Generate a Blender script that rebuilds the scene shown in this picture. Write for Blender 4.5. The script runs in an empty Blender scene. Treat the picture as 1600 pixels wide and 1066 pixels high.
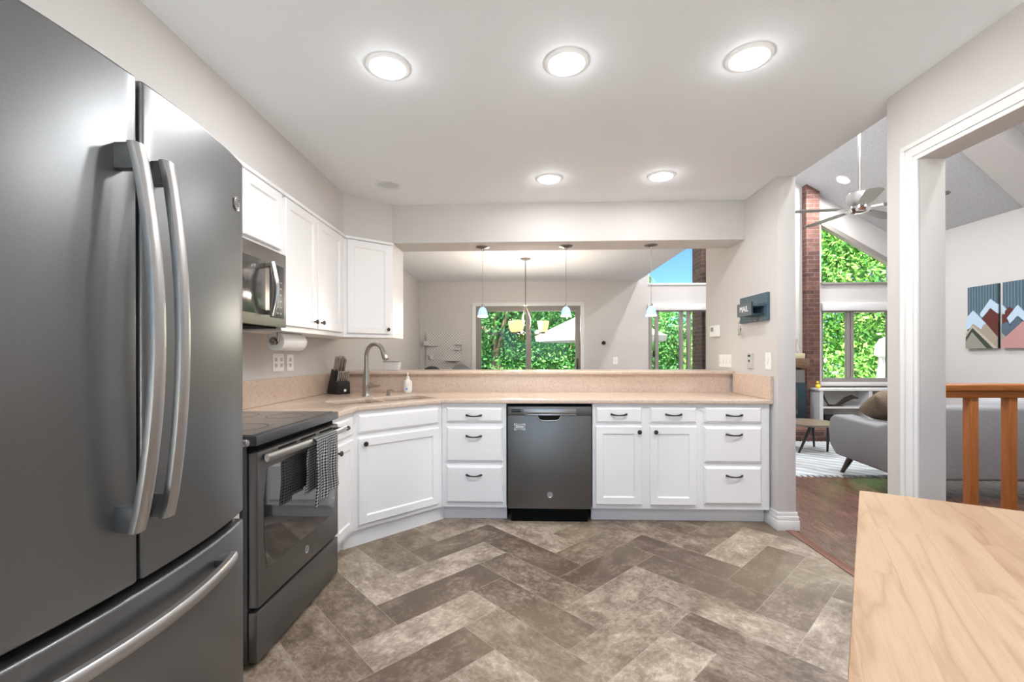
import bpy, bmesh, math, random
from mathutils import Vector, Matrix, noise as mnoise
PI = math.pi
random.seed(7)
sc = bpy.context.scene
C = sc.collection

# ------------------------------------------------------------ camera, world, light, exposure
cam_d = bpy.data.cameras.new('camera'); cam = bpy.data.objects.new('camera', cam_d); C.objects.link(cam)
cam.location = (0, 0, 1.25)
cam.rotation_euler = (PI/2, 0, 0.036)
cam.rotation_euler = (Matrix.Rotation(0.036, 3, 'Z') @ Matrix.Rotation(PI/2, 3, 'X') @ Matrix.Rotation(-0.002, 3, 'Z')).to_euler()
cam_d.sensor_width = 36; cam_d.lens = 36*700/1600; cam_d.shift_y = 20/1600
cam_d.clip_start = 0.05; cam_d.clip_end = 300
sc.camera = cam
sc.view_settings.view_transform = 'Standard'; sc.view_settings.look = 'None'
sc.view_settings.gamma = 1; sc.view_settings.use_curve_mapping = False
sc.view_settings.exposure = 1.02
sc.cycles.max_bounces = 10; sc.cycles.diffuse_bounces = 6; sc.cycles.transparent_max_bounces = 16
sc.cycles.sample_clamp_indirect = 6
w = bpy.data.worlds.new('World'); sc.world = w; w.use_nodes = True
nt = w.node_tree; bg = nt.nodes['Background']; sky = nt.nodes.new('ShaderNodeTexSky')
sky.sky_type = 'NISHITA'; sky.sun_disc = False; sky.sun_elevation = math.radians(50); sky.sun_rotation = math.radians(200)
sky.air_density = 1.0; sky.dust_density = 0.6; sky.altitude = 1600
tint = nt.nodes.new('ShaderNodeMix'); tint.data_type = 'RGBA'; tint.blend_type = 'MULTIPLY'; tint.inputs[0].default_value = 1; tint.inputs[7].default_value = (.47, .72, 1.0, 1)
nt.links.new(sky.outputs[0], tint.inputs[6]); nt.links.new(tint.outputs[2], bg.inputs[0]); bg.inputs[1].default_value = 0.13
sd = bpy.data.lights.new('sun', 'SUN'); so = bpy.data.objects.new('sun', sd); C.objects.link(so)
sd.energy = 21; sd.angle = 0.02; sd.color = (1, .96, .88)
so.rotation_euler = (math.radians(29), 0, math.radians(-28)); so.location = (0, -5, 12)

LAMP_W = 6.3      # watts of each recessed or added ceiling lamp
def area_lamp(name, loc, r, watts, col=(.985, .985, 1), rot=None, parent=None):
    d = bpy.data.lights.new(name, 'AREA'); d.shape = 'DISK'; d.size = 2*r; d.energy = watts; d.color = col
    o = bpy.data.objects.new(name, d); C.objects.link(o); o.location = loc
    if rot: o.rotation_euler = rot
    return o

# ------------------------------------------------------------ materials
def mat(name, col=(.8, .8, .8), rough=.5, metal=0., spec=.5, emit=None, es=0., coat=0.):
    m = bpy.data.materials.new(name); m.use_nodes = True
    b = m.node_tree.nodes['Principled BSDF']
    b.inputs['Base Color'].default_value = (*col, 1); b.inputs['Roughness'].default_value = rough
    b.inputs['Metallic'].default_value = metal; b.inputs['Specular IOR Level'].default_value = spec
    b.inputs['Coat Weight'].default_value = coat
    if emit: b.inputs['Emission Color'].default_value = (*emit, 1); b.inputs['Emission Strength'].default_value = es
    return m
class NT:
    def __init__(s, m): s.t = m.node_tree; s.b = s.t.nodes['Principled BSDF']; s.m = m
    def n(s, typ, **kw):
        x = s.t.nodes.new(typ)
        for k, v in kw.items(): setattr(x, k, v)
        return x
    def l(s, a, b): s.t.links.new(a, b)
    def setin(s, node, i, v):
        if v is None: return
        if isinstance(v, bpy.types.NodeSocket): s.l(v, node.inputs[i])
        else: node.inputs[i].default_value = v
    def m_(s, op, a, b=None, c=None):
        x = s.n('ShaderNodeMath', operation=op); s.setin(x, 0, a); s.setin(x, 1, b); s.setin(x, 2, c); return x.outputs[0]
    def coords(s, kind='Object'): return s.n('ShaderNodeTexCoord').outputs[kind]
    def mapping(s, v, scale=(1, 1, 1), rot=(0, 0, 0), loc=(0, 0, 0)):
        x = s.n('ShaderNodeMapping'); s.l(v, x.inputs[0]); x.inputs['Scale'].default_value = scale
        x.inputs['Rotation'].default_value = rot; x.inputs['Location'].default_value = loc; return x.outputs[0]
    def noise(s, v, scale, detail=3, rough=.5, dist=0.):
        x = s.n('ShaderNodeTexNoise'); s.l(v, x.inputs['Vector']); x.inputs['Scale'].default_value = scale
        x.inputs['Detail'].default_value = detail; x.inputs['Roughness'].default_value = rough
        x.inputs['Distortion'].default_value = dist; return x.outputs[0]
    def ramp(s, f, stops):
        x = s.n('ShaderNodeValToRGB'); s.l(f, x.inputs[0]); e = x.color_ramp.elements
        while len(e) < len(stops): e.new(.5)
        for i, (p, c) in enumerate(stops): e[i].position = p; e[i].color = (*c, 1) if len(c) == 3 else c
        return x.outputs[0]
    def mix(s, f, a, b, blend='MIX'):
        x = s.n('ShaderNodeMix', data_type='RGBA', blend_type=blend); s.setin(x, 0, f)
        for i, v in ((6, a), (7, b)):
            if isinstance(v, tuple) and len(v) == 3: v = (*v, 1)
            s.setin(x, i, v)
        return x.outputs[2]
    def bump(s, h, strength=.2, dist=.01):
        x = s.n('ShaderNodeBump'); s.l(h, x.inputs['Height']); x.inputs['Strength'].default_value = strength
        x.inputs['Distance'].default_value = dist; s.l(x.outputs[0], s.b.inputs['Normal'])
    def base(s, c): s.l(c, s.b.inputs['Base Color'])

def m_wall(name, col, scale=160, bump=.25, dist=.002):
    m = mat(name, col, .75, spec=.25); n = NT(m); h = n.noise(n.coords(), scale, 2); n.bump(h, bump, dist); return m
M = {}
M['wall'] = m_wall('greige_wall_paint', (.625, .605, .59))
M['ceiling'] = m_wall('white_ceiling_paint', (.80, .835, .87), 200, .15)
m = mat('popcorn_ceiling', (.74, .75, .77), .9, spec=.1); n = NT(m); h = n.noise(n.coords(), 55, 4, .7); n.bump(h, 1.0, .03)
n.base(n.ramp(h, [(.3, (.62, .63, .65)), (.7, (.82, .83, .85))])); M['popcorn'] = m
M['white'] = mat('white_cabinet_paint', (.88, .88, .885), .35)
M['trim'] = mat('white_gloss_trim', (.78, .78, .775), .3)
M['dark_bronze'] = mat('dark_bronze', (.06, .055, .05), .35, .8)
M['black'] = mat('black_plastic', (.012, .012, .014), .35)
M['matte_black'] = mat('matte_black', (.008, .008, .008), .8, spec=.1)
def slate(name, col, rough, metal):
    m = mat(name, col, rough, metal); n = NT(m)
    h = n.noise(n.mapping(n.coords(), (1, 1, 1)), 900, 2); n.base(n.ramp(h, [(.3, tuple(c*.88 for c in col)), (.7, tuple(c*1.12 for c in col))]))
    return m
M['slate'] = slate('slate_steel', (.20, .205, .21), .36, .85)
M['slate_front'] = slate('slate_steel_front', (.17, .168, .165), .38, .8)
M['slate_dark'] = slate('dark_slate_enamel', (.085, .087, .09), .3, .4)
def brushed(name, col, rough):
    m = mat(name, col, rough, 1.0); n = NT(m)
    h = n.noise(n.mapping(n.coords(), (60, 60, 2)), 12, 3); r = n.m_('MULTIPLY_ADD', h, .25, rough-.1); n.l(r, n.b.inputs['Roughness']); return m
M['steel'] = brushed('brushed_steel', (.48, .475, .47), .33)
M['nickel'] = mat('brushed_nickel', (.42, .40, .37), .3, 1.)
M['pewter'] = mat('satin_pewter', (.22, .20, .18), .42, 1.)
M['chrome'] = mat('chrome', (.8, .8, .8), .12, 1.)
M['cooktop'] = mat('black_glass_cooktop', (.075, .077, .08), .22, .0, .5)
M['oven_glass'] = mat('smoked_oven_glass', (.03, .03, .03), .05, .0, 1., coat=1.)
M['mw_glass'] = mat('microwave_glass', (.07, .065, .06), .12, .3, .7)
def granite():
    m = mat('beige_quartz', (.6, .5, .42), .22, spec=.5); n = NT(m); v = n.coords()
    a = n.noise(v, 30, 3); base = n.ramp(a, [(.3, (.64, .50, .40)), (.7, (.69, .56, .46))])
    vo = n.n('ShaderNodeTexVoronoi'); n.l(v, vo.inputs['Vector']); vo.inputs['Scale'].default_value = 95
    f = n.m_('LESS_THAN', vo.outputs['Distance'], .30)
    wn = n.n('ShaderNodeTexWhiteNoise'); n.l(vo.outputs['Position'], wn.inputs['Vector'])
    sp = n.ramp(wn.outputs['Value'], [(0, (.30, .19, .13)), (.35, (.52, .36, .26)), (.55, (.85, .76, .66)), (1, (.66, .55, .46))])
    n.base(n.mix(n.m_('MULTIPLY', f, .75), base, sp)); return m
M['granite'] = granite()
M['sink'] = mat('beige_sink', (.55, .47, .39), .3)
def floor_tile():
    m = mat('herringbone_stone_tile', (.3, .25, .2), .42, spec=.4); n = NT(m)
    sx = n.n('ShaderNodeSeparateXYZ'); n.l(n.coords(), sx.inputs[0]); x, y = sx.outputs[0], sx.outputs[1]
    W = .2175; q = math.sqrt(2)
    U = n.m_('DIVIDE', n.m_('SUBTRACT', n.m_('DIVIDE', n.m_('ADD', x, y), q), 1.672), W)
    V = n.m_('DIVIDE', n.m_('SUBTRACT', n.m_('DIVIDE', n.m_('SUBTRACT', y, x), q), 1.22), W)
    i = n.m_('FLOOR', U); j = n.m_('FLOOR', V)
    r = n.m_('ROUND', n.m_('FLOORED_MODULO', n.m_('SUBTRACT', j, i), 6.0))
    hor = n.m_('MAXIMUM', n.m_('LESS_THAN', r, .5), n.m_('GREATER_THAN', r, 3.5))
    kh = n.m_('SUBTRACT', i, n.m_('FLOORED_MODULO', n.m_('SUBTRACT', 6.0, r), 6.0))
    j0 = n.m_('SUBTRACT', j, n.m_('SUBTRACT', r, 1.0))
    def sel(a, b):  # hor ? a : b
        return n.m_('ADD', n.m_('MULTIPLY', a, hor), n.m_('MULTIPLY', b, n.m_('SUBTRACT', 1.0, hor)))
    ida = sel(kh, i); idb = sel(j, j0)
    lo = sel(n.m_('SUBTRACT', U, kh), n.m_('SUBTRACT', V, j0)); sh = sel(n.m_('SUBTRACT', V, j), n.m_('SUBTRACT', U, i))
    cid = n.n('ShaderNodeCombineXYZ'); n.l(ida, cid.inputs[0]); n.l(idb, cid.inputs[1]); n.l(hor, cid.inputs[2])
    wn = n.n('ShaderNodeTexWhiteNoise'); n.l(cid.outputs[0], wn.inputs['Vector']); rnd = wn.outputs['Value']
    edge = n.m_('MINIMUM', n.m_('MINIMUM', sh, n.m_('SUBTRACT', 1.0, sh)), n.m_('MINIMUM', lo, n.m_('SUBTRACT', 3.0, lo)))
    loc = n.n('ShaderNodeCombineXYZ'); n.l(n.m_('MULTIPLY_ADD', rnd, 37., n.m_('MULTIPLY', lo, .8)), loc.inputs[0]); n.l(sh, loc.inputs[1])
    n.l(n.m_('MULTIPLY', rnd, 91.), loc.inputs[2]); L = loc.outputs[0]
    cloud = n.noise(L, 1.6, 5, .62, .3); fine = n.noise(L, 9., 6, .75, .4); streak = n.noise(n.mapping(L, (1.2, 9, 1)), 3., 4, .7)
    t = n.m_('ADD', n.m_('MULTIPLY', rnd, .62), n.m_('MULTIPLY', n.m_('SUBTRACT', cloud, .5), 1.5))
    t = n.m_('ADD', t, n.m_('MULTIPLY', n.m_('SUBTRACT', fine, .5), 1.5))
    t = n.m_('ADD', t, n.m_('MULTIPLY', n.m_('SUBTRACT', streak, .5), .35))
    col = n.ramp(t, [(0, (.115, .080, .055)), (.28, (.205, .155, .115)), (.6, (.35, .285, .225)), (.9, (.55, .47, .385))])
    warm = n.noise(n.coords(), .9, 2); col = n.mix(n.m_('MULTIPLY', n.ramp(warm, [(.45, (0, 0, 0)), (.7, (1, 1, 1))]), .35), col, (.40, .34, .22), 'MIX')
    g = n.m_('LESS_THAN', edge, .010); col = n.mix(n.m_('MULTIPLY', g, .35), col, (.42, .37, .31))
    n.base(col); n.l(n.m_('MULTIPLY_ADD', fine, .25, .3), n.b.inputs['Roughness'])
    n.bump(n.m_('SUBTRACT', fine, g), .12, .003); return m
M['tile'] = floor_tile()
def wood_floor():
    m = mat('dark_wood_planks', (.1, .05, .03), .22, spec=.5); n = NT(m); v = n.coords()
    b = n.n('ShaderNodeTexBrick'); n.l(n.mapping(v, (1, 1, 1), (0, 0, PI/2)), b.inputs['Vector']); b.offset = .37
    b.inputs['Scale'].default_value = 1; b.inputs['Brick Width'].default_value = 1.2; b.inputs['Row Height'].default_value = .12
    b.inputs['Mortar Size'].default_value = .0012; b.inputs['Color1'].default_value = (.155, .078, .056, 1); b.inputs['Color2'].default_value = (.10, .05, .037, 1)
    b.inputs['Mortar'].default_value = (.03, .015, .01, 1)
    g = n.noise(n.mapping(v, (26, 1.6, 1)), 3, 5, .7, .4); c = n.ramp(g, [(.3, (.55, .5, .5)), (.7, (1.5, 1.45, 1.4))])
    n.base(n.mix(1.0, b.outputs['Color'], c, 'MULTIPLY')); n.l(n.m_('MULTIPLY_ADD', g, .2, .17), n.b.inputs['Roughness']); return m
M['wood_floor'] = wood_floor()
def brick(name, c1, c2, mortar):
    m = mat(name, c1, .85, spec=.2); n = NT(m)
    sx = n.n('ShaderNodeSeparateXYZ'); n.l(n.coords(), sx.inputs[0]); cb = n.n('ShaderNodeCombineXYZ')
    n.l(n.m_('ADD', sx.outputs[0], sx.outputs[1]), cb.inputs[0]); n.l(sx.outputs[2], cb.inputs[1])
    b = n.n('ShaderNodeTexBrick'); n.l(cb.outputs[0], b.inputs['Vector']); b.inputs['Scale'].default_value = 1
    b.inputs['Brick Width'].default_value = .21; b.inputs['Row Height'].default_value = .072; b.inputs['Mortar Size'].default_value = .006
    b.inputs['Color1'].default_value = (*c1, 1); b.inputs['Color2'].default_value = (*c2, 1); b.inputs['Mortar'].default_value = (*mortar, 1)
    g = n.noise(n.coords(), 9, 4, .7); n.base(n.mix(1., b.outputs['Color'], n.ramp(g, [(.3, (.7, .7, .7)), (.75, (1.35, 1.35, 1.4))]), 'MULTIPLY'))
    n.bump(b.outputs['Fac'], .5, -.008); return m
M['brick'] = brick('red_brown_brick', (.175, .088, .066), (.105, .055, .046), (.17, .13, .115))
def table_wood():
    m = mat('pale_butcher_block', (.8, .6, .42), .45, spec=.4); n = NT(m); v = n.coords()
    # staves run along local Y
    b = n.n('ShaderNodeTexBrick'); n.l(n.mapping(v, (1, 1, 1), (0, 0, PI/2), (.02, .0, 0)), b.inputs['Vector']); b.offset = .43; b.offset_frequency = 2
    b.inputs['Scale'].default_value = 1; b.inputs['Brick Width'].default_value = .62; b.inputs['Row Height'].default_value = .085
    b.inputs['Mortar Size'].default_value = .0008; b.inputs['Bias'].default_value = 0.
    b.inputs['Color1'].default_value = (0, 0, 0, 1); b.inputs['Color2'].default_value = (1, 1, 1, 1); b.inputs['Mortar'].default_value = (.5, .5, .5, 1)
    sep = n.n('ShaderNodeSeparateColor'); n.l(b.outputs['Color'], sep.inputs[0]); rnd = sep.outputs[0]
    sx = n.n('ShaderNodeSeparateXYZ'); n.l(v, sx.inputs[0]); cb = n.n('ShaderNodeCombineXYZ')
    n.l(n.m_('MULTIPLY_ADD', rnd, 3.7, sx.outputs[0]), cb.inputs[0]); n.l(n.m_('MULTIPLY_ADD', rnd, 5.1, n.m_('MULTIPLY', sx.outputs[1], .11)), cb.inputs[1])
    g = n.noise(cb.outputs[0], 11, 2, .5, .6)
    rings = n.m_('PINGPONG', n.m_('MULTIPLY', g, 5.0), .5); fine = n.noise(n.mapping(v, (110, 3, 1)), 4, 4, .7)
    c = n.ramp(n.m_('MULTIPLY', rings, 2.0), [(0, (.50, .33, .20)), (.55, (.45, .285,.165)), (.85, (.35, .195, .095)), (1, (.25, .115, .045))])
    c = n.mix(.5, c, n.ramp(rnd, [(0, (.54, .385, .25)), (.5, (.44, .28, .16)), (1, (.30, .15, .062))]))
    c = n.mix(.25, c, n.ramp(fine, [(.35, (.36, .21, .11)), (.6, (.51, .355, .23))]))
    n.base(c); return m
M['butcher'] = table_wood()
def oak(name, a, b_, sc_=(3, 3, 30)):
    m = mat(name, a, .3, spec=.4); n = NT(m); g = n.noise(n.mapping(n.coords(), sc_), 3, 4, .65, .5); n.base(n.ramp(g, [(.3, a), (.7, b_)])); return m
M['oak'] = oak('golden_oak', (.28, .085, .018), (.42, .15, .038), (30, 30, 2))
M['oak_rail'] = oak('golden_oak_rail', (.28, .085, .018), (.42, .15, .038), (2, 30, 30))
M['walnut'] = oak('dark_walnut', (.035, .018, .012), (.07, .038, .025))
M['rustic'] = oak('rustic_mantel_wood', (.12, .07, .04), (.25, .16, .1))
def fabric(name, a, b_, scale=260):
    m = mat(name, a, .95, spec=.1); n = NT(m); g = n.noise(n.coords(), scale, 3, .7); n.base(n.ramp(g, [(.35, a), (.65, b_)])); n.bump(g, .3, .003); return m
M['sofa'] = fabric('grey_tweed', (.20, .205, .215), (.33, .335, .345))
M['sofa_light'] = fabric('light_grey_cushion', (.45, .46, .48), (.6, .61, .63))
M['pillow_brown'] = fabric('taupe_fabric', (.16, .12, .085), (.24, .19, .14), 60)
M['pillow_dark'] = fabric('charcoal_fabric', (.05, .05, .055), (.1, .1, .105), 60)
def rug():
    m = mat('pale_striped_rug', (.6, .6, .6), .95, spec=.1); n = NT(m); v = n.coords()
    wv = n.n('ShaderNodeTexWave'); n.l(v, wv.inputs['Vector']); wv.bands_direction = 'DIAGONAL'; wv.inputs['Scale'].default_value = 3.2
    wv.inputs['Distortion'].default_value = 5; wv.inputs['Detail'].default_value = 4
    n.base(n.ramp(wv.outputs['Fac'], [(.2, (.40, .44, .47)), (.5, (.55, .585, .60)), (.9, (.62, .635, .64))])); n.bump(n.noise(v, 120, 2), .5, .01); return m
M['rug'] = rug()
def towel_m():
    m = mat('checked_dish_towel', (.8, .8, .8), .95, spec=.05); n = NT(m)
    uv = n.n('ShaderNodeUVMap'); sx = n.n('ShaderNodeSeparateXYZ'); n.l(uv.outputs[0], sx.inputs[0])
    a = n.m_('LESS_THAN', n.m_('FRACT', n.m_('MULTIPLY', sx.outputs[0], 1/.0125)), .5); b = n.m_('LESS_THAN', n.m_('FRACT', n.m_('MULTIPLY', sx.outputs[1], 1/.0125)), .5)
    f = n.m_('MULTIPLY', n.m_('ADD', a, b), .5)
    n.base(n.ramp(f, [(.0, (.74, .74, .72)), (.45, (.36, .37, .38)), (.95, (.02, .02, .025))])); return m
M['towel'] = towel_m()
def glass_m(name, tint=(1, 1, 1), gloss=.12):
    m = bpy.data.materials.new(name); m.use_nodes = True; t = m.node_tree; t.nodes.clear()
    o = t.nodes.new('ShaderNodeOutputMaterial'); mx = t.nodes.new('ShaderNodeMixShader'); tr = t.nodes.new('ShaderNodeBsdfTransparent'); gl = t.nodes.new('ShaderNodeBsdfGlossy')
    fr = t.nodes.new('ShaderNodeFresnel'); fr.inputs[0].default_value = 1.34; tr.inputs[0].default_value = (*tint, 1); gl.inputs['Roughness'].default_value = .0
    t.links.new(fr.outputs[0], mx.inputs[0]); t.links.new(tr.outputs[0], mx.inputs[1]); t.links.new(gl.outputs[0], mx.inputs[2]); t.links.new(mx.outputs[0], o.inputs[0]); return m
M['glass'] = glass_m('window_glass', (.97, .985, .98))
M['frame'] = mat('taupe_window_frame', (.30, .27, .25), .45)
def leaf(name, stops, tr=.45):
    m = bpy.data.materials.new(name); m.use_nodes = True; t = m.node_tree; b = t.nodes['Principled BSDF']
    g = t.nodes.new('ShaderNodeNewGeometry'); r = t.nodes.new('ShaderNodeValToRGB'); t.links.new(g.outputs['Random Per Island'], r.inputs[0])
    e = r.color_ramp.elements
    while len(e) < len(stops): e.new(.5)
    for i, (p, c) in enumerate(stops): e[i].position = p; e[i].color = (*c, 1)
    t.links.new(r.outputs[0], b.inputs['Base Color']); b.inputs['Roughness'].default_value = .5; b.inputs['Specular IOR Level'].default_value = .3
    tl = t.nodes.new('ShaderNodeBsdfTranslucent'); t.links.new(r.outputs[0], tl.inputs[0]); mx = t.nodes.new('ShaderNodeMixShader'); mx.inputs[0].default_value = tr
    o = t.nodes['Material Output']; t.links.new(b.outputs[0], mx.inputs[1]); t.links.new(tl.outputs[0], mx.inputs[2]); t.links.new(mx.outputs[0], o.inputs[0]); return m
M['leaf_dark'] = leaf('deep_green_leaves', [(0, (.02, .09, .03)), (.5, (.06, .20, .06)), (1, (.14, .34, .09))])
M['leaf_mid'] = leaf('green_leaves', [(0, (.03, .14, .04)), (.5, (.09, .28, .07)), (1, (.24, .48, .14))])
M['leaf_light'] = leaf('yellow_green_leaves', [(0, (.05, .20, .04)), (.5, (.17, .40, .08)), (1, (.42, .60, .15))])
M['bark'] = oak('tree_bark', (.10, .075, .05), (.2, .16, .12))
M['grass'] = fabric('lawn_grass', (.06, .16, .03), (.14, .30, .06), 40)
M['patio'] = fabric('patio_concrete', (.4, .38, .35), (.5, .48, .44), 20)
M['canvas'] = mat('off_white_canvas', (.52, .52, .51), .8, spec=.1)
M['siding'] = mat('white_siding', (.8, .82, .84), .6)
M['teal'] = mat('teal_glazing', (.12, .3, .32), .2)
M['navy'] = mat('navy_paint', (.018, .045, .065), .45)
M['slate_blue'] = mat('slate_blue_paint', (.065, .115, .15), .5)
M['plate'] = mat('white_switch_plate', (.87, .87, .85), .35)
M['grey_plate'] = mat('grey_device', (.28, .28, .28), .4)
M['paper'] = mat('white_paper', (.88, .88, .87), .9, spec=.1)
M['bottle'] = mat('cream_plastic', (.88, .86, .78), .3)
M['lamp_on'] = mat('lit_lamp_diffuser', (1, 1, 1), .5, emit=(1, .985, .96), es=6.0)
M['amber'] = mat('lit_amber_glass', (.9, .7, .42), .3, emit=(1, .64, .27), es=.62)
M['pend_glass'] = mat('lit_blue_art_glass', (.35, .5, .9), .15, emit=(.32, .5, 1.), es=.45)
M['rim_on'] = mat('lit_shade_rim', (1, 1, 1), .5, emit=(1, .95, .85), es=.9)
M['yellow'] = mat('yellow_glaze', (.85, .6, .05), .4)
M['text_white'] = mat('white_lettering', (.85, .87, .88), .5)
def plain(name, c, r=.6): return mat(name, c, r, spec=.2)

# ------------------------------------------------------------ mesh helpers
def fr(o, xd, out):
    x = Vector(xd).normalized(); y = Vector(out).normalized(); z = Vector((0, 0, 1))
    return Matrix(((x.x, y.x, z.x, o[0]), (x.y, y.y, z.y, o[1]), (x.z, y.z, z.z, o[2]), (0, 0, 0, 1)))
def axis(pos, d):
    q = Vector(d).to_track_quat('Z', 'Y').to_matrix().to_4x4(); q.translation = Vector(pos); return q
def merge(bm, t, Mx=None):
    if Mx is not None: bmesh.ops.transform(t, matrix=Mx, verts=t.verts)
    me = bpy.data.meshes.new('tmp'); t.to_mesh(me); t.free(); bm.from_mesh(me); bpy.data.meshes.remove(me)
def bx(bm, x0, x1, y0, y1, z0, z1, Mx=None, bev=0, seg=2):
    t = bmesh.new(); bmesh.ops.create_cube(t, size=1)
    for v in t.verts: v.co = Vector((x0+(v.co.x+.5)*(x1-x0), y0+(v.co.y+.5)*(y1-y0), z0+(v.co.z+.5)*(z1-z0)))
    if bev: bmesh.ops.bevel(t, geom=t.edges[:], offset=bev, segments=seg, affect='EDGES', profile=.5)
    merge(bm, t, Mx); return bm
def prism(bm, poly, z0, z1, Mx=None, bev=0, seg=2):
    t = bmesh.new(); vs = [t.verts.new((p[0], p[1], z0)) for p in poly]; f = t.faces.new(vs)
    r = bmesh.ops.extrude_face_region(t, geom=[f]); bmesh.ops.translate(t, vec=(0, 0, z1-z0), verts=[e for e in r['geom'] if isinstance(e, bmesh.types.BMVert)])
    bmesh.ops.recalc_face_normals(t, faces=t.faces)
    if bev: bmesh.ops.bevel(t, geom=t.edges[:], offset=bev, segments=seg, affect='EDGES', profile=.5)
    merge(bm, t, Mx); return bm
def lathe(bm, prof, Mx=None, seg=24, caps=True):
    t = bmesh.new(); rings = []
    for r, z in prof: rings.append([t.verts.new((r*math.cos(2*PI*k/seg), r*math.sin(2*PI*k/seg), z)) for k in range(seg)] if r > 1e-6 else [t.verts.new((0, 0, z))])
    for a, b in zip(rings, rings[1:]):
        for k in range(seg):
            k2 = (k+1) % seg
            if len(a) == 1 and len(b) == 1: continue
            if len(a) == 1: t.faces.new((a[0], b[k], b[k2]))
            elif len(b) == 1: t.faces.new((a[k], b[0], a[k2]))
            else: t.faces.new((a[k], b[k], b[k2], a[k2]))
    if caps:
        for rg in (rings[0], rings[-1]):
            if len(rg) > 1: t.faces.new(rg)
    bmesh.ops.recalc_face_normals(t, faces=t.faces); merge(bm, t, Mx); return bm
def tube(bm, pts, r, seg=10, sx=1., up=None):
    pts = [Vector(p) for p in pts]; t = bmesh.new(); rings = []; N = len(pts); pu = Vector(up) if up else None
    for i, p in enumerate(pts):
        d = (pts[min(i+1, N-1)]-pts[max(i-1, 0)]).normalized()
        if pu is None: pu = Vector((0, 0, 1)) if abs(d.z) < .9 else Vector((0, 1, 0))
        a = pu-d*pu.dot(d)
        if a.length < 1e-5: a = d.orthogonal()
        a.normalize(); b = d.cross(a); pu = a if not up else Vector(up)
        rr = r[i] if isinstance(r, (list, tuple)) else r
        rings.append([t.verts.new(p+a*rr*math.cos(2*PI*k/seg)+b*rr*sx*math.sin(2*PI*k/seg)) for k in range(seg)])
    for a, b in zip(rings, rings[1:]):
        for k in range(seg): t.faces.new((a[k], a[(k+1) % seg], b[(k+1) % seg], b[k]))
    t.faces.new(rings[0]); t.faces.new(rings[-1]); bmesh.ops.recalc_face_normals(t, faces=t.faces); merge(bm, t); return bm
def loops(bm, x0, x1, z0, z1, L, Mx=None):
    """nested rectangles: L = [(inset, out)], closed front and back"""
    t = bmesh.new(); R = []
    for i, y in L: R.append([t.verts.new(c) for c in ((x0+i, y, z0+i), (x1-i, y, z0+i), (x1-i, y, z1-i), (x0+i, y, z1-i))])
    for a, b in zip(R, R[1:]):
        for k in range(4): t.faces.new((a[k], a[(k+1) % 4], b[(k+1) % 4], b[k]))
    t.faces.new(R[0]); t.faces.new(R[-1]); bmesh.ops.recalc_face_normals(t, faces=t.faces); merge(bm, t, Mx); return bm
B = bmesh.new
WL = {}
def link(name, bm, m, parent=None, world=True, smooth=True, origin=None):
    me = bpy.data.meshes.new(name); o = bpy.data.objects.new(name, me)
    if origin is not None and parent is None:
        bmesh.ops.translate(bm, vec=-Vector(origin), verts=bm.verts); o.location = origin; WL[o.name] = Vector(origin)
    if parent is not None:
        o.parent = parent
        if world: bmesh.ops.translate(bm, vec=-WL[parent.name], verts=bm.verts)
        WL[o.name] = WL[parent.name]
    elif origin is None: WL[o.name] = Vector((0, 0, 0))
    bm.to_mesh(me); bm.free()
    me.materials.append(M[m] if isinstance(m, str) else m)
    if smooth:
        me.shade_smooth()
        try: me.set_sharp_from_angle(angle=math.radians(34))
        except Exception: pass
    C.objects.link(o); return o
def struct(name, bm, m, parent=None, smooth=True):
    o = link(name, bm, m, parent, smooth=smooth)
    if parent is None: o['kind'] = 'structure'
    return o
def thing(name, label, cat, loc, group=None, rz=0):
    o = bpy.data.objects.new(name, None); C.objects.link(o); o.location = loc; o.rotation_euler = (0, 0, rz); o.empty_display_size = .05
    WL[o.name] = Vector(loc); o['label'] = label; o['category'] = cat
    if group: o['group'] = group
    return o
def tag(o, label, cat, group=None, kind=None):
    o['label'] = label; o['category'] = cat
    if group: o['group'] = group
    if kind: o['kind'] = kind
    return o
def dup(root, loc, rz=None, label=None):
    r = root.copy(); C.objects.link(r); r.location = loc; WL[r.name] = Vector(loc)
    if rz is not None: r.rotation_euler = (0, 0, rz)
    if label: r['label'] = label
    for ch in list(root.children):
        c = ch.copy(); C.objects.link(c); c.parent = r
        for g in list(ch.children): d = g.copy(); C.objects.link(d); d.parent = c
    return r
def text_bm(s, size, depth=.0008):
    cu = bpy.data.curves.new('t', 'FONT'); cu.body = s; cu.size = size; cu.extrude = depth; cu.align_x = 'CENTER'; cu.align_y = 'CENTER'
    o = bpy.data.objects.new('t', cu); C.objects.link(o); dg = bpy.context.evaluated_depsgraph_get(); me = bpy.data.meshes.new_from_object(o.evaluated_get(dg))
    bm = bmesh.new(); bm.from_mesh(me); bpy.data.objects.remove(o); bpy.data.meshes.remove(me); bpy.data.curves.remove(cu); return bm
def text_on(s, size, F, x, y, z, depth=.0008):
    """text in frame F: local x right, y out, z up"""
    t = text_bm(s, size, depth); bm = B(); merge(bm, t, F @ Matrix(((1, 0, 0, x), (0, 0, 1, y), (0, 1, 0, z), (0, 0, 0, 1)))); return bm
def crv(f, n): return [f(i/(n-1)) for i in range(n)]

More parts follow.
